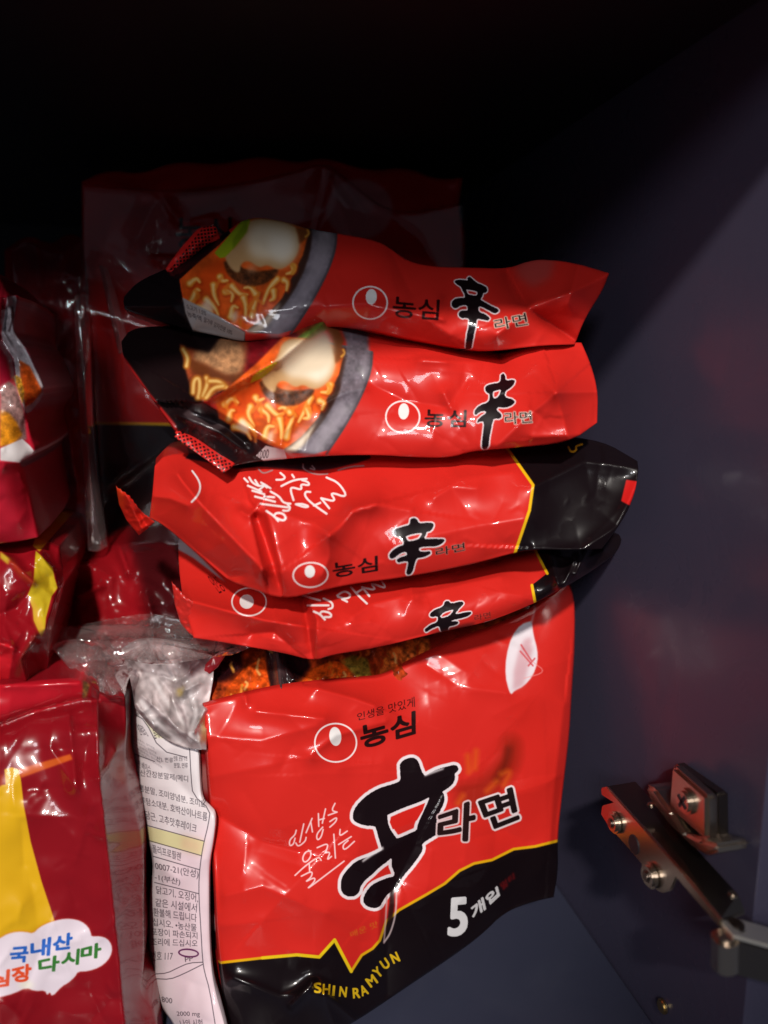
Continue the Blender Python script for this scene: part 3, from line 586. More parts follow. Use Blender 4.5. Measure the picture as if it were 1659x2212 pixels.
surf('wrapper', (topD, [(1345, 1150), (1338, 1190), (1290, 1226), (1235, 1260)], botD, [(385, 1150), (386, 1230), (396, 1300), (418, 1378)]), ((420, 1330, .313), (1250, 1220, .330), (700, 1180, .339)), mD, pD, aD,
     pillow=.010, pw=(5, 2.2), thick=.085, creases=[
        (K('c3', (560, 1065), (800, 1130), (1000, 1180), (1235, 1215)), .009, 30, 40), (K('c3', (1225, 1030), (1250, 1200), (1290, 1420)), -.008, 16, 20), (K('c3', (1250, 1030), (1310, 1180), (1300, 1420)), .008, 70, 18), (K('c3', (920, 1260), (1050, 1250), (1150, 1330)), -.005, 20, 30),
        (K('d6', (470, 860), (620, 760), (860, 700)), .003, 30, 36), (K('d6', (940, 640), (950, 720)), .002, 14), (K('d6', (1000, 690), (1400, 590), (1659, 540)), .003, 30), (K('d6', (1300, 520), (1420, 470), (1659, 400)), -.004, 20),
        (K('c4', (1030, 690), (1280, 760), (1400, 700)), .005, 20), (K('c4', (1100, 700), (1150, 880)), .005, 18), (K('c4', (1240, 740), (1180, 900)), .005, 16), (K('c4', (1320, 560), (1310, 680), (1250, 820)), .006, 16)],
     crinkle=[(.0014, 110, 6.7, False)], rc=(30, .0011, 26))
aDf = Art(360, 1240, 430, 1395, (188, 40, 34)); mDf = film_print('red_fin_print_lower', aDf, .3, .7)
surf('end_seal', (zig(K('c3', (433, 945), (470, 985), (520, 1040), (570, 1072)), 14, 2), K('c3', (570, 1072), (585, 1150), (590, 1290)), K('c3', (485, 1195), (540, 1260), (590, 1290)), K('c3', (433, 945), (450, 1080), (485, 1195))),
     ((375, 1270, .306), (420, 1300, .305), (400, 1360, .312)), mDf, pD, aDf, 3, thick=.0012, crinkle=[(.001, 24, 2, True)], smooth=0)

# ================================================================== the big five-pack bag
aE = Art(425, 1240, 1260, 2360, RED)
brd = K('c5', (600, 1878), (665, 1872), (900, 1845), (1090, 1828), (1215, 1840), (1300, 1745), (1392, 1920), (1450, 1830)) + K('c6', (400, 1650), (440, 1605), (475, 1500), (545, 1438), (700, 1350), (800, 1290), (880, 1220), (960, 1180), (1060, 1160), (1180, 1100), (1300, 1085), (1420, 1055), (1600, 1040))
aE.fill(brd + [(1300, 2400), (400, 2400)], BLK)
aE.stroke(K('d1', (1500, 0), (1490, 120), (1400, 260), (1280, 380), (1150, 430)), 40, (140, 28, 14), .75, soft=14, w1=60)
aE.stroke(K('d1', (1480, 40), (1460, 150), (1380, 280)), 16, (100, 24, 12), .7, soft=7)
for p in (((1210, 50), (1200, 190)), ((1140, 90), (1150, 220)), ((1420, 240), (1500, 210), (1440, 330)), ((1300, 380), (1380, 300)), ((1100, 420), (1060, 480))): aE.stroke(K('d1', p), 12, (206, 92, 20), .55, soft=6)
aE.stroke(brd, 6, (214, 160, 16), soft=1, smooth=0)
aE.stroke(brd[2:7], 7, (224, 190, 24), soft=1, smooth=0)
aE.logo(K('c6', (197, 513))[0], 45, 41.5, 3.6, K('c6', (195, 478))[0], 13, 20.5, 0, -6)
aE.text('인생을 맛있게', K('c6', (315, 350), (632, 258), (636, 314), (318, 392)), (44, 8, 8), .5)
aE.text('농심', K('c6', (330, 425), (635, 340), (636, 462), (345, 548)), (34, 8, 8), 2.4)
S4 = lambda p, w=3.2: aE.stroke(K('d4', p), w, (232, 196, 198), soft=.8)
for p in (((455, 1170), (440, 1230), (370, 1290), (370, 1370), (420, 1350), (440, 1270)), ((550, 1090), (500, 1320)), ((450, 1330), (480, 1380), (570, 1310), (580, 1260)), ((655, 1020), (580, 1200)), ((640, 1070), (660, 1190)), ((735, 960), (740, 1120)), ((825, 900), (785, 1080)), ((740, 1040), (810, 1020)),
          ((790, 1130), (710, 1220), (720, 1300), (770, 1260), (795, 1160)), ((945, 830), (900, 920), (965, 940)), ((860, 980), (970, 940)), ((880, 1060), (970, 1000), (960, 1060), (880, 1130)), ((640, 1430), (570, 1440), (530, 1530), (560, 1580), (620, 1540), (650, 1460), (610, 1420)), ((440, 1740), (580, 1610), (740, 1500), (770, 1550)),
          ((620, 1600), (625, 1690)), ((520, 1750), (660, 1680), (650, 1760), (560, 1830), (690, 1760), (690, 1820), (560, 1940), (1060, 1560)), ((720, 1390), (860, 1330), (840, 1420), (810, 1460), (890, 1440), (840, 1550), (900, 1500)), ((930, 1220), (950, 1520)), ((1010, 1160), (1000, 1250), (1100, 1180)), ((990, 1350), (1150, 1250)), ((1110, 1300), (1040, 1360), (1060, 1430), (1190, 1310))): S4(p)
aE.brush([K('d1', (595, 170), (610, 145), (640, 130), (670, 122), (700, 125), (720, 150), (735, 200), (758, 252), (790, 278), (830, 248), (900, 215), (980, 192), (1040, 180), (1052, 205), (1015, 225), (1022, 280), (1000, 320), (960, 350), (905, 385), (935, 425), (928, 480), (892, 550), (878, 605), (860, 640), (905, 685), (880, 725), (820, 762), (760, 800), (745, 830), (755, 862), (720, 920), (660, 1000), (600, 1070), (570, 1112), (550, 1152), (520, 1185), (470, 1222), (430, 1275), (400, 1332), (360, 1337), (310, 1322), (288, 1290), (310, 1230), (360, 1170), (430, 1138), (480, 1118), (545, 1105), (552, 1060), (540, 1030), (525, 1000), (532, 940), (500, 918), (470, 950), (400, 1000), (340, 1060), (280, 1110), (240, 1160), (225, 1220), (190, 1242), (130, 1236), (104, 1190), (110, 1110), (150, 1050), (220, 980), (300, 950), (380, 918), (452, 880), (440, 830), (420, 770), (400, 690), (380, 655), (290, 652), (220, 627), (203, 600), (215, 540), (260, 480), (330, 420), (420, 370), (510, 345), (580, 320), (602, 290), (600, 240)),
          K('d1', (455, 572), (600, 505), (740, 458), (852, 400), (832, 470), (790, 560), (745, 655), (735, 720), (640, 760), (550, 800), (520, 760), (480, 700), (462, 640))], outline=7.0, grow=4.5)
aE.fill(K('d1', (505, 600), (620, 550), (790, 480), (770, 540), (720, 625), (620, 665), (520, 700), (495, 640)), (204, 34, 26))
aE.fill(K('d1', (265, 960), (330, 905), (440, 840), (445, 865), (350, 920), (270, 975)), WHITE, .9, soft=1.5); aE.fill(K('d1', (780, 265), (800, 225), (950, 185), (940, 205), (830, 245)), WHITE, .75, soft=1.5)
aE.fill(K('d1', (500, 1200), (530, 1190), (535, 1330), (520, 1450), (470, 1560), (448, 1640), (470, 1480), (490, 1330)), (30, 14, 12), .9, soft=1.5)
aE.stroke(K('d1', (470, 1260), (460, 1440), (445, 1640)), 4, (180, 150, 150), .8, soft=1.2); aE.stroke(K('d1', (550, 1200), (545, 1400), (500, 1560), (450, 1630)), 4, (200, 180, 180), .8, soft=1.2)
aE.text('라', K('d1', (905, 570), (1205, 455), (1190, 790), (895, 795)), (32, 14, 14), 2.6, outline=4.2, ocol=(206, 180, 182)); aE.text('면', K('d1', (1225, 450), (1515, 355), (1565, 610), (1325, 705)), (26, 14, 14), 2.6, outline=4.5, ocol=(220, 204, 206))
aE.text('5', K('d1', (1000, 1280), (1130, 1270), (1130, 1560), (985, 1585)), (214, 212, 214), 4.0); aE.text('개입', K('d1', (1165, 1340), (1385, 1175), (1405, 1250), (1190, 1455)), (200, 198, 200), 1.8)
aE.text('멀티', K('d1', (1410, 1150), (1520, 1060), (1530, 1110), (1430, 1210)), (90, 14, 16), .8, soft=1.5)
aE.text('매운 맛', K('d1', (165, 1550), (390, 1455), (400, 1510), (175, 1600)), (196, 110, 24), .6, soft=1)
sh = [('S', 98, 1868, -2), ('H', 146, 1876, 3), ('I', 186, 1884, 5), ('N', 238, 1890, 6), ('R', 312, 1897, -4), ('A', 352, 1882, -22), ('M', 396, 1830, -36), ('Y', 430, 1782, -40), ('U', 470, 1735, -34), ('N', 525, 1702, -24)]
for ch, x, y, an in sh:
    wd = {'I': 10, 'M': 48}.get(ch, 38); c_, s_ = math.cos(R(an)), math.sin(R(an)); h_ = 54
    q = [(x + dx * c_ - dy * s_, y + dx * s_ + dy * c_) for dx, dy in ((-wd / 2, -h_ / 2), (wd / 2, -h_ / 2), (wd / 2, h_ / 2), (-wd / 2, h_ / 2))]
    aE.text(ch, K('c6', q), (210, 172, 24), 1.3)
aE.fill(K('c4', (1005, 1083), (945, 1100), (892, 1170), (862, 1280), (858, 1390), (878, 1470), (892, 1492), (908, 1470), (960, 1445), (1010, 1390), (1038, 1310), (1036, 1240), (1014, 1160)), (222, 212, 218), soft=1, smooth=1)
aE.fill(K('c4', (960, 1190), (1000, 1170), (1010, 1240), (960, 1440), (900, 1470), (905, 1360), (930, 1260)), (196, 150, 158), .8, soft=4)
for p in (((945, 1215), (960, 1240), (1000, 1300)), ((985, 1330), (1020, 1290)), ((940, 1250), (1010, 1330))): aE.stroke(K('c4', p), 3.5, (196, 60, 66), .8, soft=1)
aE.stroke(K('c4', (1025, 980), (1015, 1040), (1003, 1090)), 5, (216, 150, 150), .7, soft=2); aE.stroke(K('c4', (1010, 1310), (1085, 1365), (960, 1400)), 2, (226, 150, 150), .7, soft=1)
mE = film_print('big_bag_print', aE, .30, .8)
pE = thing('noodle_multipack', 'big glossy red bag of five noodle pouches standing on the shelf under the stack', 'noodle bag', base(800, 2190, .36))
topE = [(442, 1525), (510, 1506), (600, 1485), (700, 1474), (777, 1467), (830, 1464), (885, 1430), (990, 1383), (1068, 1357), (1146, 1322), (1190, 1288), (1225, 1256)]
rgtE = [(1225, 1256), (1241, 1290), (1242, 1367), (1240, 1430), (1234, 1520), (1229, 1600), (1212, 1736), (1204, 1812), (1206, 1880), (1196, 1938)]
botE = [(540, 2330), (640, 2278), (720, 2232), (773, 2204), (882, 2130), (972, 2070), (1039, 2021), (1090, 1970), (1150, 1948), (1196, 1938)]
lftE = [(442, 1525), (446, 1620), (452, 1701), (465, 1895), (473, 2079), (496, 2212), (540, 2330)]
surf('front_panel', (topE, rgtE, botE, lftE), ((460, 1650, .313), (1235, 1450, .362), (790, 2200, .327)), mE, pE, aE, 3.8,
     pillow=.012, pw=(6, 3), thick=.006, creases=[
        (K('c5', (640, 1050), (900, 1200), (1100, 1260)), -.004, 70, 50), (K('c5', (600, 620), (900, 640), (1200, 560)), .003, 60), (K('c6', (100, 215), (300, 270), (410, 310)), .005, 30, 40), (K('c6', (60, 580), (200, 470), (470, 395)), .0022, 22), (K('c6', (700, 80), (880, 200)), -.003, 60), (K('c6', (880, 200), (1140, 240)), .003, 60),
        (K('c5', (870, 480), (1240, 520)), .003, 26), (K('c5', (800, 380), (810, 440)), .002, 9), (K('c6', (480, 1900), (470, 1400), (640, 1080)), -.004, 60, 40), (K('c6', (430, 1660), (440, 1420)), .003, 30),
        (K('c5', (1060, 2110), (1180, 1990)), .006, 9), (K('c5', (740, 1960), (1000, 2060), (1200, 2040)), .004, 26), (K('c5', (1240, 2060), (1300, 2212)), .004, 16), (K('c5', (1250, 2050), (1420, 2190)), .004, 14), (K('c5', (700, 1500), (900, 1450), (1250, 1600)), .004, 80),
        (K('c6', (1460, 300), (1400, 800), (1380, 1080)), .004, 60, 40)],
     crinkle=[(.0022, 190, 9.7, False)], rc=(44, .0013, 48))
surf('bag_body', ([(500, 1570), (777, 1530), (1000, 1440), (1200, 1370)], [(1200, 1370), (1190, 1700), (1165, 1900)], [(570, 2260), (790, 2165), (1000, 2020), (1165, 1900)], [(500, 1570), (520, 1900), (570, 2260)]), ((460, 1650, .328), (1235, 1450, .376), (790, 2200, .338)), mE, pE, aE, 10, pillow=.004, thick=.085)
# pouch inside the bag, its bowl picture and black end show through the clear top
aI = Art(400, 1320, 1200, 1560, (150, 54, 22)); aI.comp(np.ones((aI.h, aI.w)), (150, 54, 22), 1, .8, 12, 5)
aI.fill(K('d8', (660, 90), (850, 90), (880, 200), (790, 300), (690, 320)), (30, 14, 16), soft=3)
aI.fill(K('d8', (-100, -100), (540, -100), (560, 200), (470, 270), (380, 260), (200, 300)), (44, 16, 20), soft=4)
aI.fill(K('d8', (450, 400), (480, 300), (560, 210), (660, 150), (690, 310), (560, 420)), (196, 72, 20), var=.6, cell=10, seed=21, soft=1)
aI.fill(K('d8', (830, 280), (880, 210), (980, 170), (1070, 180), (1080, 260), (980, 320)), (202, 78, 20), var=.6, cell=9, seed=22, soft=1)
aI.fill(K('d8', (1020, 170), (1080, 140), (1150, 160), (1180, 300), (1110, 260)), (130, 110, 40), var=.6, cell=7, seed=23, soft=2)
aI.fill(K('d8', (1200, 240), (1240, 120), (1350, 60), (1440, 60), (1440, 130), (1280, 200)), (196, 92, 36), var=.8, cell=8, seed=24, soft=2)
aI.fill(K('d8', (1440, 50), (1640, 0), (1640, 60), (1450, 130)), (140, 30, 20), soft=2)
r_ = random.Random(3)
for _ in range(60):
    x, y = r_.uniform(470, 1420), r_.uniform(60, 340)
    if 690 < x < 840: continue
    aI.stroke(K('d8', (x, y), (x + r_.uniform(-12, 12), y + r_.uniform(8, 20)), (x + r_.uniform(-14, 14), y + r_.uniform(20, 44))), r_.uniform(3, 6), r_.choice([(232, 160, 60), (240, 190, 110), (160, 40, 14), (226, 120, 40)]), .75, soft=1.8)
aI.fill(K('d8', (690, 120), (750, 110), (760, 300), (710, 300)), (86, 70, 72), .7, soft=5)
mI = film_print('inner_pouch_print', aI, .25, 1.6)
pI = thing('noodle_pouch', 'noodle pouch inside the top of the big bag, mostly hidden', 'noodle packet', base(800, 1500, .38))
surf('wrapper', ([(430, 1390), (560, 1380), (700, 1370), (900, 1350), (1080, 1300), (1180, 1270)], [(1180, 1270), (1185, 1330)], [(440, 1545), (600, 1520), (780, 1500), (900, 1460), (1080, 1390), (1185, 1330)], [(430, 1390), (425, 1460), (440, 1545)]),
     ((460, 1500, .327), (1150, 1330, .372), (760, 1400, .351)), mI, pI, aI, pillow=.004, thick=.06, creases=[(K('d8', (720, 120), (740, 300)), .008, 14), (K('d8', (770, 200), (800, 260)), .005, 8), (K('d8', (1180, 150), (1220, 260)), -.006, 14)], crinkle=[(.0010, 60, 2.9, False)], rc=(60, .0022, 14))
# side gusset: white printed information panel
aL = Art(180, 1470, 530, 2360, (222, 214, 216))
aL.fill(K('d2', (330, 1050), (640, 700), (760, 900), (800, 2300), (420, 2300), (330, 1800)), (222, 192, 202), .7, soft=20)
aL.fill(K('d2', (165, 765), (610, 880), (590, 985), (200, 880)), (214, 208, 158)); aL.fill(K('d2', (450, 840), (610, 880), (590, 985), (440, 940)), (218, 190, 152), .9, soft=6)
aL.fill(K('d2', (180, 0), (280, 30), (330, 130), (260, 130)), (206, 204, 158), .8, soft=2)
DK = (58, 52, 60)
for p in (((110, -40), (180, 0), (290, 220), (480, 270)), ((280, -30), (370, 155), (420, 185), (503, 185)), ((503, 185), (515, 420), (528, 545), (655, 650), (640, 760), (610, 880), (590, 985), (572, 1140), (572, 1300), (585, 1500), (598, 1740), (612, 1830), (650, 1960), (690, 2212)), ((160, 755), (610, 880)), ((190, 870), (590, 985)), ((240, 990), (578, 1088)), ((250, 1180), (572, 1262)),
          ((260, 1845), (340, 1840), (420, 1800), (500, 1765), (600, 1760)), ((260, 1880), (360, 1885), (450, 1850), (600, 1775)), ((30, 215), (140, 260), (250, 300))): aL.stroke(K('d2', p), 1.7, DK, .9, soft=.5, smooth=1)
lines = [('면류, 분말 수프', ((390, 262), (490, 262), (490, 300), (392, 300))), ('산), 변류', ((265, 265), (385, 275), (385, 320), (265, 305))), ('소고기맛 베이스', ((60, 262), (220, 330), (225, 380), (60, 320))), ('분말, 면류', ((390, 310), (492, 312), (492, 352), (392, 350))), ('나노산간장분말제(메디', ((60, 350), (495, 405), (495, 460), (65, 405))),
         ('짬뽕분말, 조미양념분, 조미료', ((95, 455), (620, 590), (622, 645), (100, 510))), ('글루탐소대분, 호박산이나트륨', ((105, 545), (635, 675), (632, 740), (115, 600))), ('정당근, 고추맛후레이크', ((135, 645), (560, 760), (552, 825), (150, 710))), ('폴리프로필렌', ((230, 905), (445, 965), (440, 1025), (240, 965))), ('0007-21(안성)', ((250, 1030), (572, 1092), (568, 1160), (260, 1095))),
         ('-1(부산)', ((250, 1115), (440, 1155), (435, 1210), (255, 1170))), ('닭고기, 오징어,', ((260, 1205), (568, 1265), (566, 1330), (265, 1265))), ('같은 시설에서', ((255, 1295), (560, 1335), (556, 1400), (258, 1355))), ('환불해 드립니다', ((240, 1365), (556, 1410), (556, 1470), (245, 1425))), ('십시오. •농산물', ((235, 1440), (556, 1485), (556, 1540), (240, 1495))), ('포장이 파손되지', ((225, 1510), (562, 1545), (562, 1595), (230, 1565))),
         ('조리에 드십시오', ((225, 1585), (564, 1600), (562, 1650), (228, 1640))), ('번호 117', ((225, 1680), (385, 1685), (380, 1745), (230, 1750))), ('PP', ((470, 1725), (530, 1715), (530, 1750), (474, 1760))), ('800', ((300, 2010), (380, 2025), (378, 2062), (305, 2050))), ('2000 mg', ((410, 2120), (580, 2120), (580, 2165), (415, 2160))), ('나의 시험', ((430, 2180), (596, 2175), (600, 2230), (445, 2230))), ('알레르기', ((230, 30), (290, 50), (330, 120), (250, 140))), ('원재료명', ((110, 20), (160, 40), (210, 120), (150, 110)))]
for s_, q in lines: aL.text(s_, K('d2', q), DK, .25, .9)
for i in range(5): aL.text('밀가루(호주산), 감자전분', K('d2', [(70 + i * 6, 100 + i * 26), (250 + i * 14, 200 + i * 34), (255 + i * 14, 222 + i * 34), (75 + i * 6, 120 + i * 26)]), (96, 88, 96), 0, .7)
aL.ring(K('d2', (498, 1695))[0], 21, 8, 3.5, (96, 40, 84), 5); aL.fill(K('d2', (262, 1975), (290, 2020), (268, 2030)), (196, 160, 30))
mL = film_print('white_information_print', aL, .34, .5)
sideL = (K('c5', (165, 330), (200, 380), (250, 410)), K('c5', (250, 410), (330, 520), (400, 620), (480, 660), (545, 660), (552, 850), (562, 975), (600, 1010), (642, 1055), (628, 1200), (603, 1330), (603, 1500), (607, 1800), (628, 2000), (690, 2212), (730, 2400)), K('c5', (480, 2400), (600, 2420), (730, 2400)), K('c5', (165, 330), (150, 560), (134, 650), (150, 760), (200, 960), (250, 1150), (300, 1320), (275, 1480), (264, 1700), (285, 1900), (310, 2050), (350, 2140), (410, 2212), (480, 2400)))
surf('side_panel', sideL, ((455, 1800, .309), (290, 1800, .345), (400, 2200, .322)), mL, pE, aL, 4, pillow=.006, pw=(2.5, 9), thick=.004, creases=[(K('d2', (70, 240), (330, 330), (520, 560)), -.003, 40), (K('d2', (60, 180), (290, 220)), .003, 30), (K('d2', (240, 1000), (400, 1150)), .004, 60), (K('d2', (330, 1100), (330, 2100)), .003, 60)], crinkle=[(.0014, 90, 2.2, False)], rc=(16, .0010, 26), back=(.3, 1, 0))
# dark pouches seen through the gap between the panel and the front
aG = Art(380, 1500, 540, 2360, (120, 14, 18))
aG.fill([(380, 1500), (480, 1500), (480, 1600), (380, 1640)], (186, 96, 40), .8, soft=8, var=.7, cell=8, seed=3); aG.fill([(380, 1650), (480, 1650), (480, 1720), (380, 1700)], (150, 110, 104), .7, soft=6)
for y, h in ((1850, 70), (1925, 40), (2000, 50)): aG.fill([(440, y), (490, y), (490, y + h), (440, y + h)], (36, 14, 16), .9, soft=3)
aG.fill([(452, 1975), (475, 1975), (475, 2010), (452, 2010)], (176, 150, 150), .7, soft=3)
surf('gusset', ([(370, 1540), (455, 1520)], [(455, 1520), (470, 1900), (480, 2079), (505, 2212), (545, 2320)], [(420, 2340), (545, 2320)], [(370, 1540), (390, 1900), (420, 2340)]), ((460, 1800, .318), (400, 1800, .330), (480, 2200, .322)), film_print('gusset_print', aG, .2, 1.6), pE, aG, 5, pillow=.002, thick=.05, crinkle=[(.001, 60, 4.4, False)], rc=(40, .0018, 12))
# crumpled clear film at the shoulder of the bag
aF = Art(240, 1350, 520, 1640, (176, 164, 164))
aF.comp(np.ones((aF.h, aF.w)), (176, 164, 164), 1, .55, 26, 31)
aF.fill(K('c5', (380, 300), (480, 260), (470, 380), (400, 420)), (96, 82, 80), .6, soft=5); aF.fill(K('c5', (420, 360), (465, 340), (455, 390), (425, 395)), (200, 170, 60), .6, soft=3)
aF.fill(K('c5', (430, 190), (640, 90), (620, 200), (500, 300)), (60, 34, 38), .75, soft=6); aF.fill(K('c5', (560, 520), (600, 500), (600, 640), (560, 650)), (190, 140, 60), .6, soft=4)
for q in (((230, 420), (330, 560), (440, 640)), ((300, 300), (360, 420), (480, 560)), ((500, 380), (540, 480), (500, 600)), ((330, 260), (420, 300))): aF.stroke(K('c5', q), 9, (214, 206, 206), .7, soft=3)  # pale and dark fold lines: light and shade of the crumples painted on
for q in (((260, 420), (360, 540), (470, 620)), ((420, 430), (470, 500), (480, 600))): aF.stroke(K('c5', q), 6, (120, 104, 106), .6, soft=3)
surf('crumpled_shoulder', ([(262, 1405), (300, 1378), (370, 1385), (420, 1400), (460, 1425)], [(460, 1425), (462, 1460), (455, 1500), (447, 1540), (446, 1620)], [(292, 1530), (340, 1590), (400, 1618), (446, 1620)], [(262, 1405), (278, 1450), (292, 1530)]),
     ((300, 1450, .330), (460, 1460, .321), (420, 1580, .315)), film_print('crumpled_shoulder_print', aF, .3, 1.0, .9), pE, aF, 2.6, pillow=.004, thick=.004, creases=[(K('c5', (230, 390), (420, 560), (540, 650)), .005, 20), (K('c5', (580, 470), (520, 590)), .005, 9), (K('c5', (440, 240), (400, 400), (450, 560)), -.004, 16), (K('c5', (550, 200), (450, 300)), .004, 12), (K('c5', (300, 560), (200, 440)), .004, 12)], crinkle=[(.0015, 60, 1.1, False)], rc=(46, .0030, 13))
surf('clear_flap', ([(120, 1360), (230, 1340), (330, 1322), (430, 1350), (560, 1385)], [(560, 1385), (540, 1400), (500, 1415)], [(130, 1440), (250, 1420), (350, 1440), (420, 1425), (500, 1415)], [(120, 1360), (115, 1400), (130, 1440)]),
     ((150, 1400, .330), (540, 1395, .316), (300, 1330, .345)), FILM_W, pE, None, 3.5, pillow=.004, thick=.002, creases=[(K('d8', (0, 170), (300, 180), (420, 150)), .005, 16), (K('d8', (100, 40), (160, 200)), .005, 12), (K('cA', (350, 1500), (850, 1480), (1250, 1500)), .003, 8), (K('cA', (380, 1620), (800, 1590), (1290, 1640)), .0025, 5), (K('cA', (500, 1690), (900, 1660)), .002, 4), (K('cA', (850, 1600), (1200, 1560), (1400, 1600)), .003, 5), (K('cA', (1000, 1780), (1290, 1730), (1500, 1700)), .003, 5), (K('d8', (250, 200), (420, 150), (520, 110)), .003, 5)], crinkle=[(.002, 70, 9.5, False)], rc=(64, .0032, 13))
surf('seal_strip', (K('d8', (470, 100), (500, 110)), K('d8', (500, 110), (440, 200), (350, 275)), K('d8', (285, 280), (350, 275)), K('d8', (470, 100), (380, 190), (285, 280))), ((480, 1400, .322), (430, 1480, .322), (500, 1420, .322)), principled('crimson_strip', (.30, .012, .018), .3), pE, None, 3, thick=.0015, crinkle=[(.001, 30, 4, True)], smooth=0)
# ================================================================== dark bag standing behind the stack
aK = Art(150, 320, 1040, 1290, (190, 28, 26))
aK.fill([(150, 914), (1040, 930), (1040, 1300), (150, 1300)], (16, 8, 10)); aK.stroke([(150, 913), (345, 915), (1040, 930)], 5, YEL, soft=.8)
aK.fill(aK.ell((776, 452), 73, 66), (200, 170, 172), .6, soft=3); aK.text('농심', [(380, 470), (500, 470), (500, 540), (380, 540)], (30, 8, 10), 1)
mK = film_print('rear_bag_print', aK, .35, .8)
pK = thing('noodle_multipack', 'shadowed dark red bag standing upright at the back behind the stack', 'noodle bag', base(560, 1280, .52))
surf('wrapper', ([(172, 400), (230, 372), (300, 384), (380, 352), (470, 362), (560, 338), (640, 356), (700, 340), (790, 372), (880, 360), (940, 388), (1000, 384)], [(1000, 384), (990, 450), (1010, 520), (996, 640), (1000, 1280)], [(196, 1270), (1000, 1280)], [(176, 392), (180, 700), (196, 1270)]), ((190, 700, .415), (1000, 640, .425), (560, 1200, .452)), mK, pK, aK, 8, pillow=.016, pw=(6, 4), thick=.07,
     creases=[([(260, 700), (270, 900)], .004, 30), ([(700, 360), (760, 520)], .004, 40)], crinkle=[(.003, 160, 3, False)], rc=(40, .0045, 34))
surf('clear_film', ([(178, 400), (400, 420), (620, 380), (700, 350), (760, 400), (850, 470), (1000, 440)], [(1000, 440), (1005, 700), (1000, 1000)], [(205, 1240), (600, 1200), (1000, 1000)], [(178, 400), (182, 800), (205, 1240)]), ((190, 700, .398), (1000, 640, .415), (560, 1200, .438)), FILM_D, pK, None, 7, thick=.001,
     creases=[(K('c9', (700, 640), (760, 760), (845, 1090)), .005, 10, 16), (K('c9', (700, 640), (850, 740)), .004, 9), ([(697, 420), (700, 350), (760, 420), (815, 500)], .005, 9), (K('c9', (570, 1000), (590, 1500), (640, 2212)), .005, 9), (K('cB', (320, 420), (400, 260), (440, 350)), .005, 14)], crinkle=[(.001, 160, 7, False)], rc=(5, .0015, 30))

surf('film_fold', ([(214, 574), (222, 572), (232, 578)], [(232, 578), (252, 640), (268, 700), (280, 752)], [(256, 764), (268, 762), (280, 752)], [(214, 574), (228, 640), (242, 700), (256, 764)]), ((220, 600, .385), (275, 740, .372), (240, 740, .378)), FILM_W, pK, None, 2.5, pillow=.003, pw=(2, 4), thick=.003, creases=[([(222, 574), (246, 660), (266, 755)], .002, 4)], rc=(8, .001, 8))
surf('film_fold', ([(160, 640), (175, 632), (192, 640)], [(192, 640), (196, 800), (204, 980), (232, 1180)], [(190, 1190), (215, 1192), (232, 1180)], [(160, 640), (166, 820), (180, 1010), (190, 1190)]), ((170, 700, .372), (200, 900, .374), (205, 1150, .372)), FILM_W, pK, None, 3, pillow=.004, pw=(2, 6), thick=.004, creases=[([(172, 640), (182, 850), (196, 1050), (216, 1185)], .003, 6)], rc=(16, .0015, 10))
# ================================================================== crimson pouches on the left
aG1 = Art(-90, 540, 130, 1190, (172, 26, 44))
def S9(*p): return K('c9', *p)
aG1.fill(S9((0, 1050), (0, 830), (50, 830), (0, 1060)), (128, 16, 30))
aG1.fill(S9((48, 830), (122, 815), (100, 960), (95, 1080), (185, 1190), (292, 1440), (298, 1510), (180, 1645), (150, 1560), (90, 1380), (0, 1100), (20, 1000)), (160, 152, 156), soft=1, smooth=1, var=.3, cell=8, seed=4)
aG1.fill(S9((0, 1120), (90, 1250), (105, 1360), (60, 1400), (0, 1440)), (136, 16, 38), soft=1)
aG1.fill(S9((130, 1260), (200, 1300), (285, 1470), (220, 1550), (170, 1575), (140, 1420)), (176, 70, 20), soft=1.5, var=.4, cell=8, seed=6)
aG1.fill(S9((100, 1360), (140, 1380), (165, 1480), (150, 1560), (110, 1440)), (196, 140, 40), soft=1.5, var=.6, cell=5, seed=3)
aG1.fill(S9((0, 1440), (60, 1400), (110, 1440), (160, 1600), (180, 1800), (0, 1850)), (130, 98, 94), soft=2, var=.5, cell=8, seed=9)
aG1.fill(S9((0, 1600), (60, 1620), (110, 1680), (150, 1770), (90, 1830), (0, 1850)), (196, 124, 26), soft=2, var=.4, cell=8, seed=8)
aG1.fill(S9((0, 1860), (150, 1795), (200, 1840), (245, 1895), (130, 1957), (0, 1942)), (214, 208, 208), soft=.8)
aG1.fill(S9((130, 1957), (245, 1895), (240, 1960), (150, 1990)), (120, 90, 96), soft=1.5)
aG1.stroke(S9((95, 1080), (170, 1190), (290, 1450)), 4, (210, 206, 208), .8, soft=1.2); aG1.stroke(S9((80, 900), (90, 960), (60, 1060)), 4, (60, 44, 46), .8, soft=1.5)
mG1 = film_print('crimson_pouch_print_torn', aG1, .32, .9)
pG = thing('noodle_pouch', 'crimson noodle pouch with crumpled silver edge at the left, topmost of its pile', 'noodle packet', base(-10, 1170, .35), 'crimson pouches piled at the left')
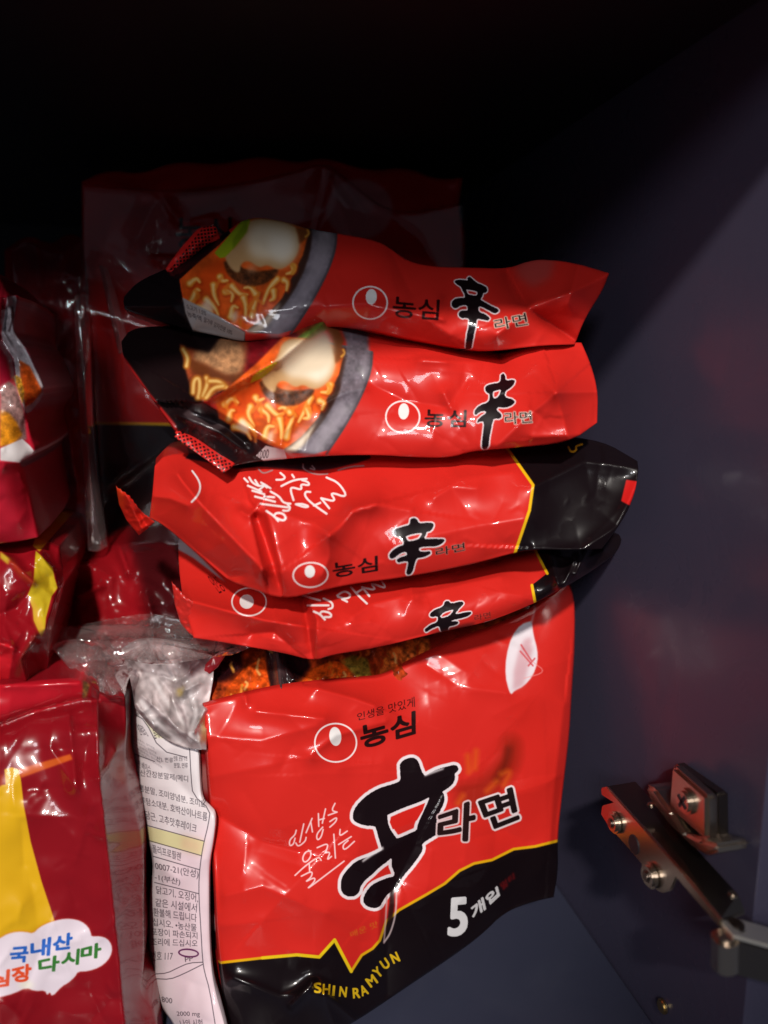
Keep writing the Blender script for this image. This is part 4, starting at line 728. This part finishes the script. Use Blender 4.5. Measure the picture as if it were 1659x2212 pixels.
surf('wrapper', ([(-70, 560), (0, 596), (16, 640), (38, 637)], [(38, 637), (33, 683), (32, 722), (60, 756), (92, 835), (95, 857), (60, 898), (62, 940), (78, 980), (52, 1000), (60, 1050), (81, 1161)], [(-80, 1185), (0, 1174), (40, 1170), (81, 1161)], [(-70, 560), (-80, 900), (-80, 1185)]), ((0, 800, .298), (80, 850, .304), (20, 1150, .296)), mG1, pG, aG1, 3.5, pillow=.010, pw=(3, 5), thick=.09,
     creases=[(S9((0, 1945), (135, 1960)), .007, 30, 50), (S9((48, 830), (95, 1080), (185, 1190), (292, 1440)), .005, 12), (S9((0, 1100), (90, 1250), (110, 1400)), -.005, 12), (S9((110, 1440), (180, 1640), (245, 1895)), .005, 12), (S9((60, 900), (30, 1050)), -.003, 8)], crinkle=[(.0015, 80, 2, False)], rc=(24, .0016, 16))
aH = Art(-90, 1150, 160, 1490, (132, 14, 24))
aH.fill(K('cA', (262, 925), (300, 960), (388, 1050), (402, 1130), (425, 1200), (380, 1260), (338, 1420), (332, 1510), (303, 1562), (248, 1440), (240, 1350), (203, 1250), (245, 1150)), (186, 160, 30), soft=.8)
aH.fill(K('cA', (203, 1250), (240, 1350), (248, 1440), (303, 1562), (332, 1510), (270, 1330)), (206, 158, 54), .8, soft=3)
aH.fill(K('cA', (280, 750), (360, 850), (290, 935), (240, 890)), (206, 140, 30), soft=1); aH.fill(K('cA', (0, 930), (80, 985), (60, 1030), (0, 980)), (180, 150, 40), soft=2)
aH.stroke(K('cA', (80, 1000), (150, 1100), (240, 1160)), 12, (160, 60, 30), .7, soft=5); aH.fill(K('cA', (-100, 1600), (60, 1610), (100, 1650), (60, 1900), (-100, 1900)), (190, 26, 36), soft=1.5)
aH.stroke(K('cA', (260, 1560), (180, 1680), (130, 1830)), 14, (110, 40, 30), .7, soft=4)
mH = film_print('crimson_pouch_print_stripe', aH, .26, 1.1)
pH = thing('noodle_pouch', 'crimson noodle pouch with a slanting yellow stripe lying above the yellow banded bag', 'noodle packet', base(0, 1465, .36), 'crimson pouches piled at the left')
surf('wrapper', ([(-80, 1180), (0, 1172), (60, 1166), (79, 1163)] + K('cA', (350, 865), (430, 905)), K('cA', (430, 905), (472, 1170), (430, 1310), (372, 1560), (342, 1830)), [(-80, 1475), (0, 1471), (53, 1474), (80, 1465)] + K('cA', (342, 1830)), [(-80, 1180), (-85, 1320), (-80, 1475)]), ((0, 1300, .306), (120, 1250, .316), (30, 1450, .304)), mH, pH, aH, 3.5, pillow=.012, pw=(3, 3), thick=.09,
     creases=[(K('cA', (0, 930), (120, 1040), (240, 1160)), .005, 20), (K('cA', (300, 960), (400, 1100), (425, 1200), (335, 1500)), .005, 16), (K('cA', (260, 1560), (150, 1720), (190, 1880)), .006, 12), (K('cA', (0, 1610), (100, 1650)), .005, 14), (K('cA', (203, 1250), (120, 1350), (0, 1400)), -.004, 26)], crinkle=[(.002, 80, 5, False)], rc=(34, .0016, 18))

aJ = Art(0, 480, 340, 1360, (142, 16, 28))
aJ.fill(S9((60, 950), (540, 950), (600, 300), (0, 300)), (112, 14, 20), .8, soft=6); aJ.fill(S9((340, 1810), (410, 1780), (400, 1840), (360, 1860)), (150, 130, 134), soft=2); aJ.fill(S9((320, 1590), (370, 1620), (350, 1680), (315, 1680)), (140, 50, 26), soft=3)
aJ.fill(K('cA', (215, 470), (240, 400), (260, 470)), (190, 140, 40), soft=1.5); aJ.fill(K('cA', (280, 600), (380, 540), (370, 470), (410, 480), (410, 600), (340, 640)), (170, 110, 36), soft=2); aJ.fill(K('cA', (440, 560), (450, 640), (430, 760), (380, 840), (355, 790), (400, 700)), (140, 116, 112), soft=3)
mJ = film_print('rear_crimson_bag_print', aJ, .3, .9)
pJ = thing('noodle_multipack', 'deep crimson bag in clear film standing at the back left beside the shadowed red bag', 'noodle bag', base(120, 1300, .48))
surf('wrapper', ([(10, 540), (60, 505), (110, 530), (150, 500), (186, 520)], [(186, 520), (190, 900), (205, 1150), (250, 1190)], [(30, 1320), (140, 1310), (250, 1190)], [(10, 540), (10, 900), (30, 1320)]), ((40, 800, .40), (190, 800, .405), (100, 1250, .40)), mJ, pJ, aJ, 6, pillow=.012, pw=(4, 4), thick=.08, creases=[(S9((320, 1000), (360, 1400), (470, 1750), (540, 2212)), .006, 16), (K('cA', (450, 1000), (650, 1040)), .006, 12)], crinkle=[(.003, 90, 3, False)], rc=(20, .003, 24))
surf('clear_film', ([(25, 540), (60, 520), (120, 560), (180, 520)], [(180, 520), (186, 800), (200, 1150)], [(60, 1180), (200, 1150)], [(25, 540), (40, 800), (60, 1180)]), ((40, 800, .385), (180, 800, .392), (100, 1200, .385)), FILM_D, pJ, None, 5, thick=.001,
     creases=[(S9((120, 560), (190, 720), (280, 805)), .006, 12), (S9((425, 560), (350, 660), (305, 790)), .006, 12), (S9((210, 420), (270, 600), (305, 790)), .005, 10), (S9((330, 950), (430, 1700), (520, 2100)), .005, 14)], crinkle=[(.002, 90, 8, False)], rc=(12, .002, 20))
# pouch lying deep in the gap
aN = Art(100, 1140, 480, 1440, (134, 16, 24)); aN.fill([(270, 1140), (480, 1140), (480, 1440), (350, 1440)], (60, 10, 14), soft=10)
pN = thing('noodle_pouch', 'dark red pouch in the shadowed gap behind the crumpled clear film', 'noodle packet', base(250, 1380, .45))
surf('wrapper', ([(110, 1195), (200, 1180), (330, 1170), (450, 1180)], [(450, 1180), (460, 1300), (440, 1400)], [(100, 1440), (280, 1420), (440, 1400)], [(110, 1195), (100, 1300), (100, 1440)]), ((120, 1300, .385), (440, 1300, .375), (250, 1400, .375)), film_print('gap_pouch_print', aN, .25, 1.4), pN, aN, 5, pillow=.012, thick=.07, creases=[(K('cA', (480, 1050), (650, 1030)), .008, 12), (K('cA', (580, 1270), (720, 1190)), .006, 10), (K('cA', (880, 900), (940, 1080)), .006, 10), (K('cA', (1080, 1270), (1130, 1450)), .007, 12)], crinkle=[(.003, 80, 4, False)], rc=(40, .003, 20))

# ================================================================== yellow banded bag at lower left
aQ = Art(-140, 1440, 340, 2360, (126, 14, 24))
aQ.fill(K('c7', (-200, 330), (20, 330), (230, 305), (478, 288), (455, 415), (200, 480), (-200, 600)), (176, 22, 36), soft=1)
aQ.fill(K('c7', (460, 300), (500, 330), (480, 400), (455, 410)), (110, 76, 40), soft=2, var=.6, cell=5, seed=2)
aQ.fill(K('c7', (25, 800), (65, 788), (105, 800), (115, 850), (132, 1000), (170, 1200), (230, 1420), (310, 1660), (200, 1720), (-300, 1760), (-300, 890), (30, 885)), (206, 160, 24), soft=.6)
aQ.fill(K('c7', (-300, 900), (-20, 840), (20, 825), (30, 870), (0, 895), (-300, 960)), (150, 44, 20), soft=1.5)
aQ.fill(K('c7', (105, 797), (390, 715), (402, 745), (115, 848)), (190, 82, 30), soft=1.5)
aQ.fill(K('c7', (560, 850), (640, 700), (700, 690), (710, 890), (640, 860)), (150, 60, 24), .7, soft=5)
cl = K('d3', (-300, 640), (0, 530), (100, 470), (220, 440), (350, 440), (460, 465), (540, 380), (680, 310), (840, 265), (980, 258), (1120, 290), (1220, 370), (1258, 460), (1262, 505), (1380, 500), (1480, 530), (1545, 620), (1548, 730), (1490, 840), (1380, 930), (1220, 985), (1075, 990), (1040, 1060), (940, 1150), (860, 1190), (720, 1340), (690, 1270), (650, 1320), (625, 1250), (480, 1260), (360, 1210), (200, 1290), (0, 1345), (-300, 1400))
aQ.fill(cl, (200, 70, 40), .7, soft=3, smooth=1); aQ.fill(cl, (216, 204, 214), soft=.8, smooth=1)
aQ.fill(K('d3', (240, 1180), (360, 1090), (480, 1180), (420, 1230), (300, 1220)), (222, 220, 196), .7, soft=5)
for ch, q, col in (('국', ((160, 665), (395, 645), (370, 850), (130, 870)), (40, 92, 178)), ('내', ((430, 590), (700, 520), (680, 760), (430, 780)), (40, 92, 178)), ('산', ((745, 520), (1000, 450), (985, 665), (735, 695)), (40, 92, 178)), ('다', ((535, 830), (825, 765), (800, 975), (545, 995)), (52, 112, 48)), ('시', ((870, 740), (1095, 680), (1080, 885), (850, 915)), (52, 112, 48)), ('마', ((1130, 665), (1395, 590), (1385, 790), (1120, 820)), (52, 112, 48)), ('장', ((165, 950), (430, 880), (420, 1115), (180, 1135)), (214, 76, 40)), ('심', ((-150, 1020), (130, 965), (115, 1180), (-150, 1220)), (214, 84, 56))):
    aQ.text(ch, K('d3', q), col, 2.2)
mQ = film_print('yellow_banded_bag_print', aQ, .28, .9)
pQ = thing('noodle_multipack', 'crimson bag with a yellow band and white cloud with blue and green lettering, lower left', 'noodle bag', base(80, 2200, .35))
surf('wrapper', (K('c7', (-260, 350), (0, 335), (230, 305), (478, 288), (545, 400), (690, 392)), K('c7', (690, 392), (702, 600), (690, 700), (710, 900), (770, 1100), (800, 1300), (790, 1600), (800, 1900), (772, 2040), (850, 2110), (900, 2400)), [(-110, 2345), (100, 2340), (300, 2330)] + K('c7', (900, 2400)), [(-100, 1480), (-120, 1900), (-110, 2345)]), ((0, 1700, .296), (270, 1700, .318), (120, 2180, .298)), mQ, pQ, aQ, 4.5, pillow=.010, pw=(4, 5), thick=.09,
     creases=[(K('c7', (0, 555), (200, 480), (455, 418), (540, 420)), -.007, 16, 26), (K('c7', (540, 430), (545, 800), (590, 1200), (640, 1700), (690, 2212)), .010, 34, 60), (K('c7', (380, 500), (420, 900)), .003, 26), (K('c7', (280, 680), (410, 890)), .002, 20), (K('c7', (20, 340), (440, 320)), .004, 16), (K('c7', (420, 1300), (500, 1000)), .002, 40), (K('c7', (560, 850), (640, 700)), .004, 20)], crinkle=[(.0018, 110, 1.5, False)], rc=(40, .0014, 28))
surf('clear_film', (K('c7', (280, 120), (420, 70), (620, 130), (740, 250)), K('c7', (740, 250), (700, 330), (690, 400)), K('c7', (490, 330), (600, 400), (690, 400)), K('c7', (280, 120), (380, 260), (490, 330))), ((120, 1400, .325), (280, 1450, .318), (240, 1500, .315)), FILM_W, pQ, None, 3.5, pillow=.008, thick=.003, creases=[(K('c7', (540, 300), (560, 400)), .006, 10), (K('c7', (640, 300), (690, 380)), .006, 10), (K('c7', (300, 130), (420, 280)), .006, 14)], crinkle=[(.002, 70, 3.5, False)], rc=(50, .0028, 14))
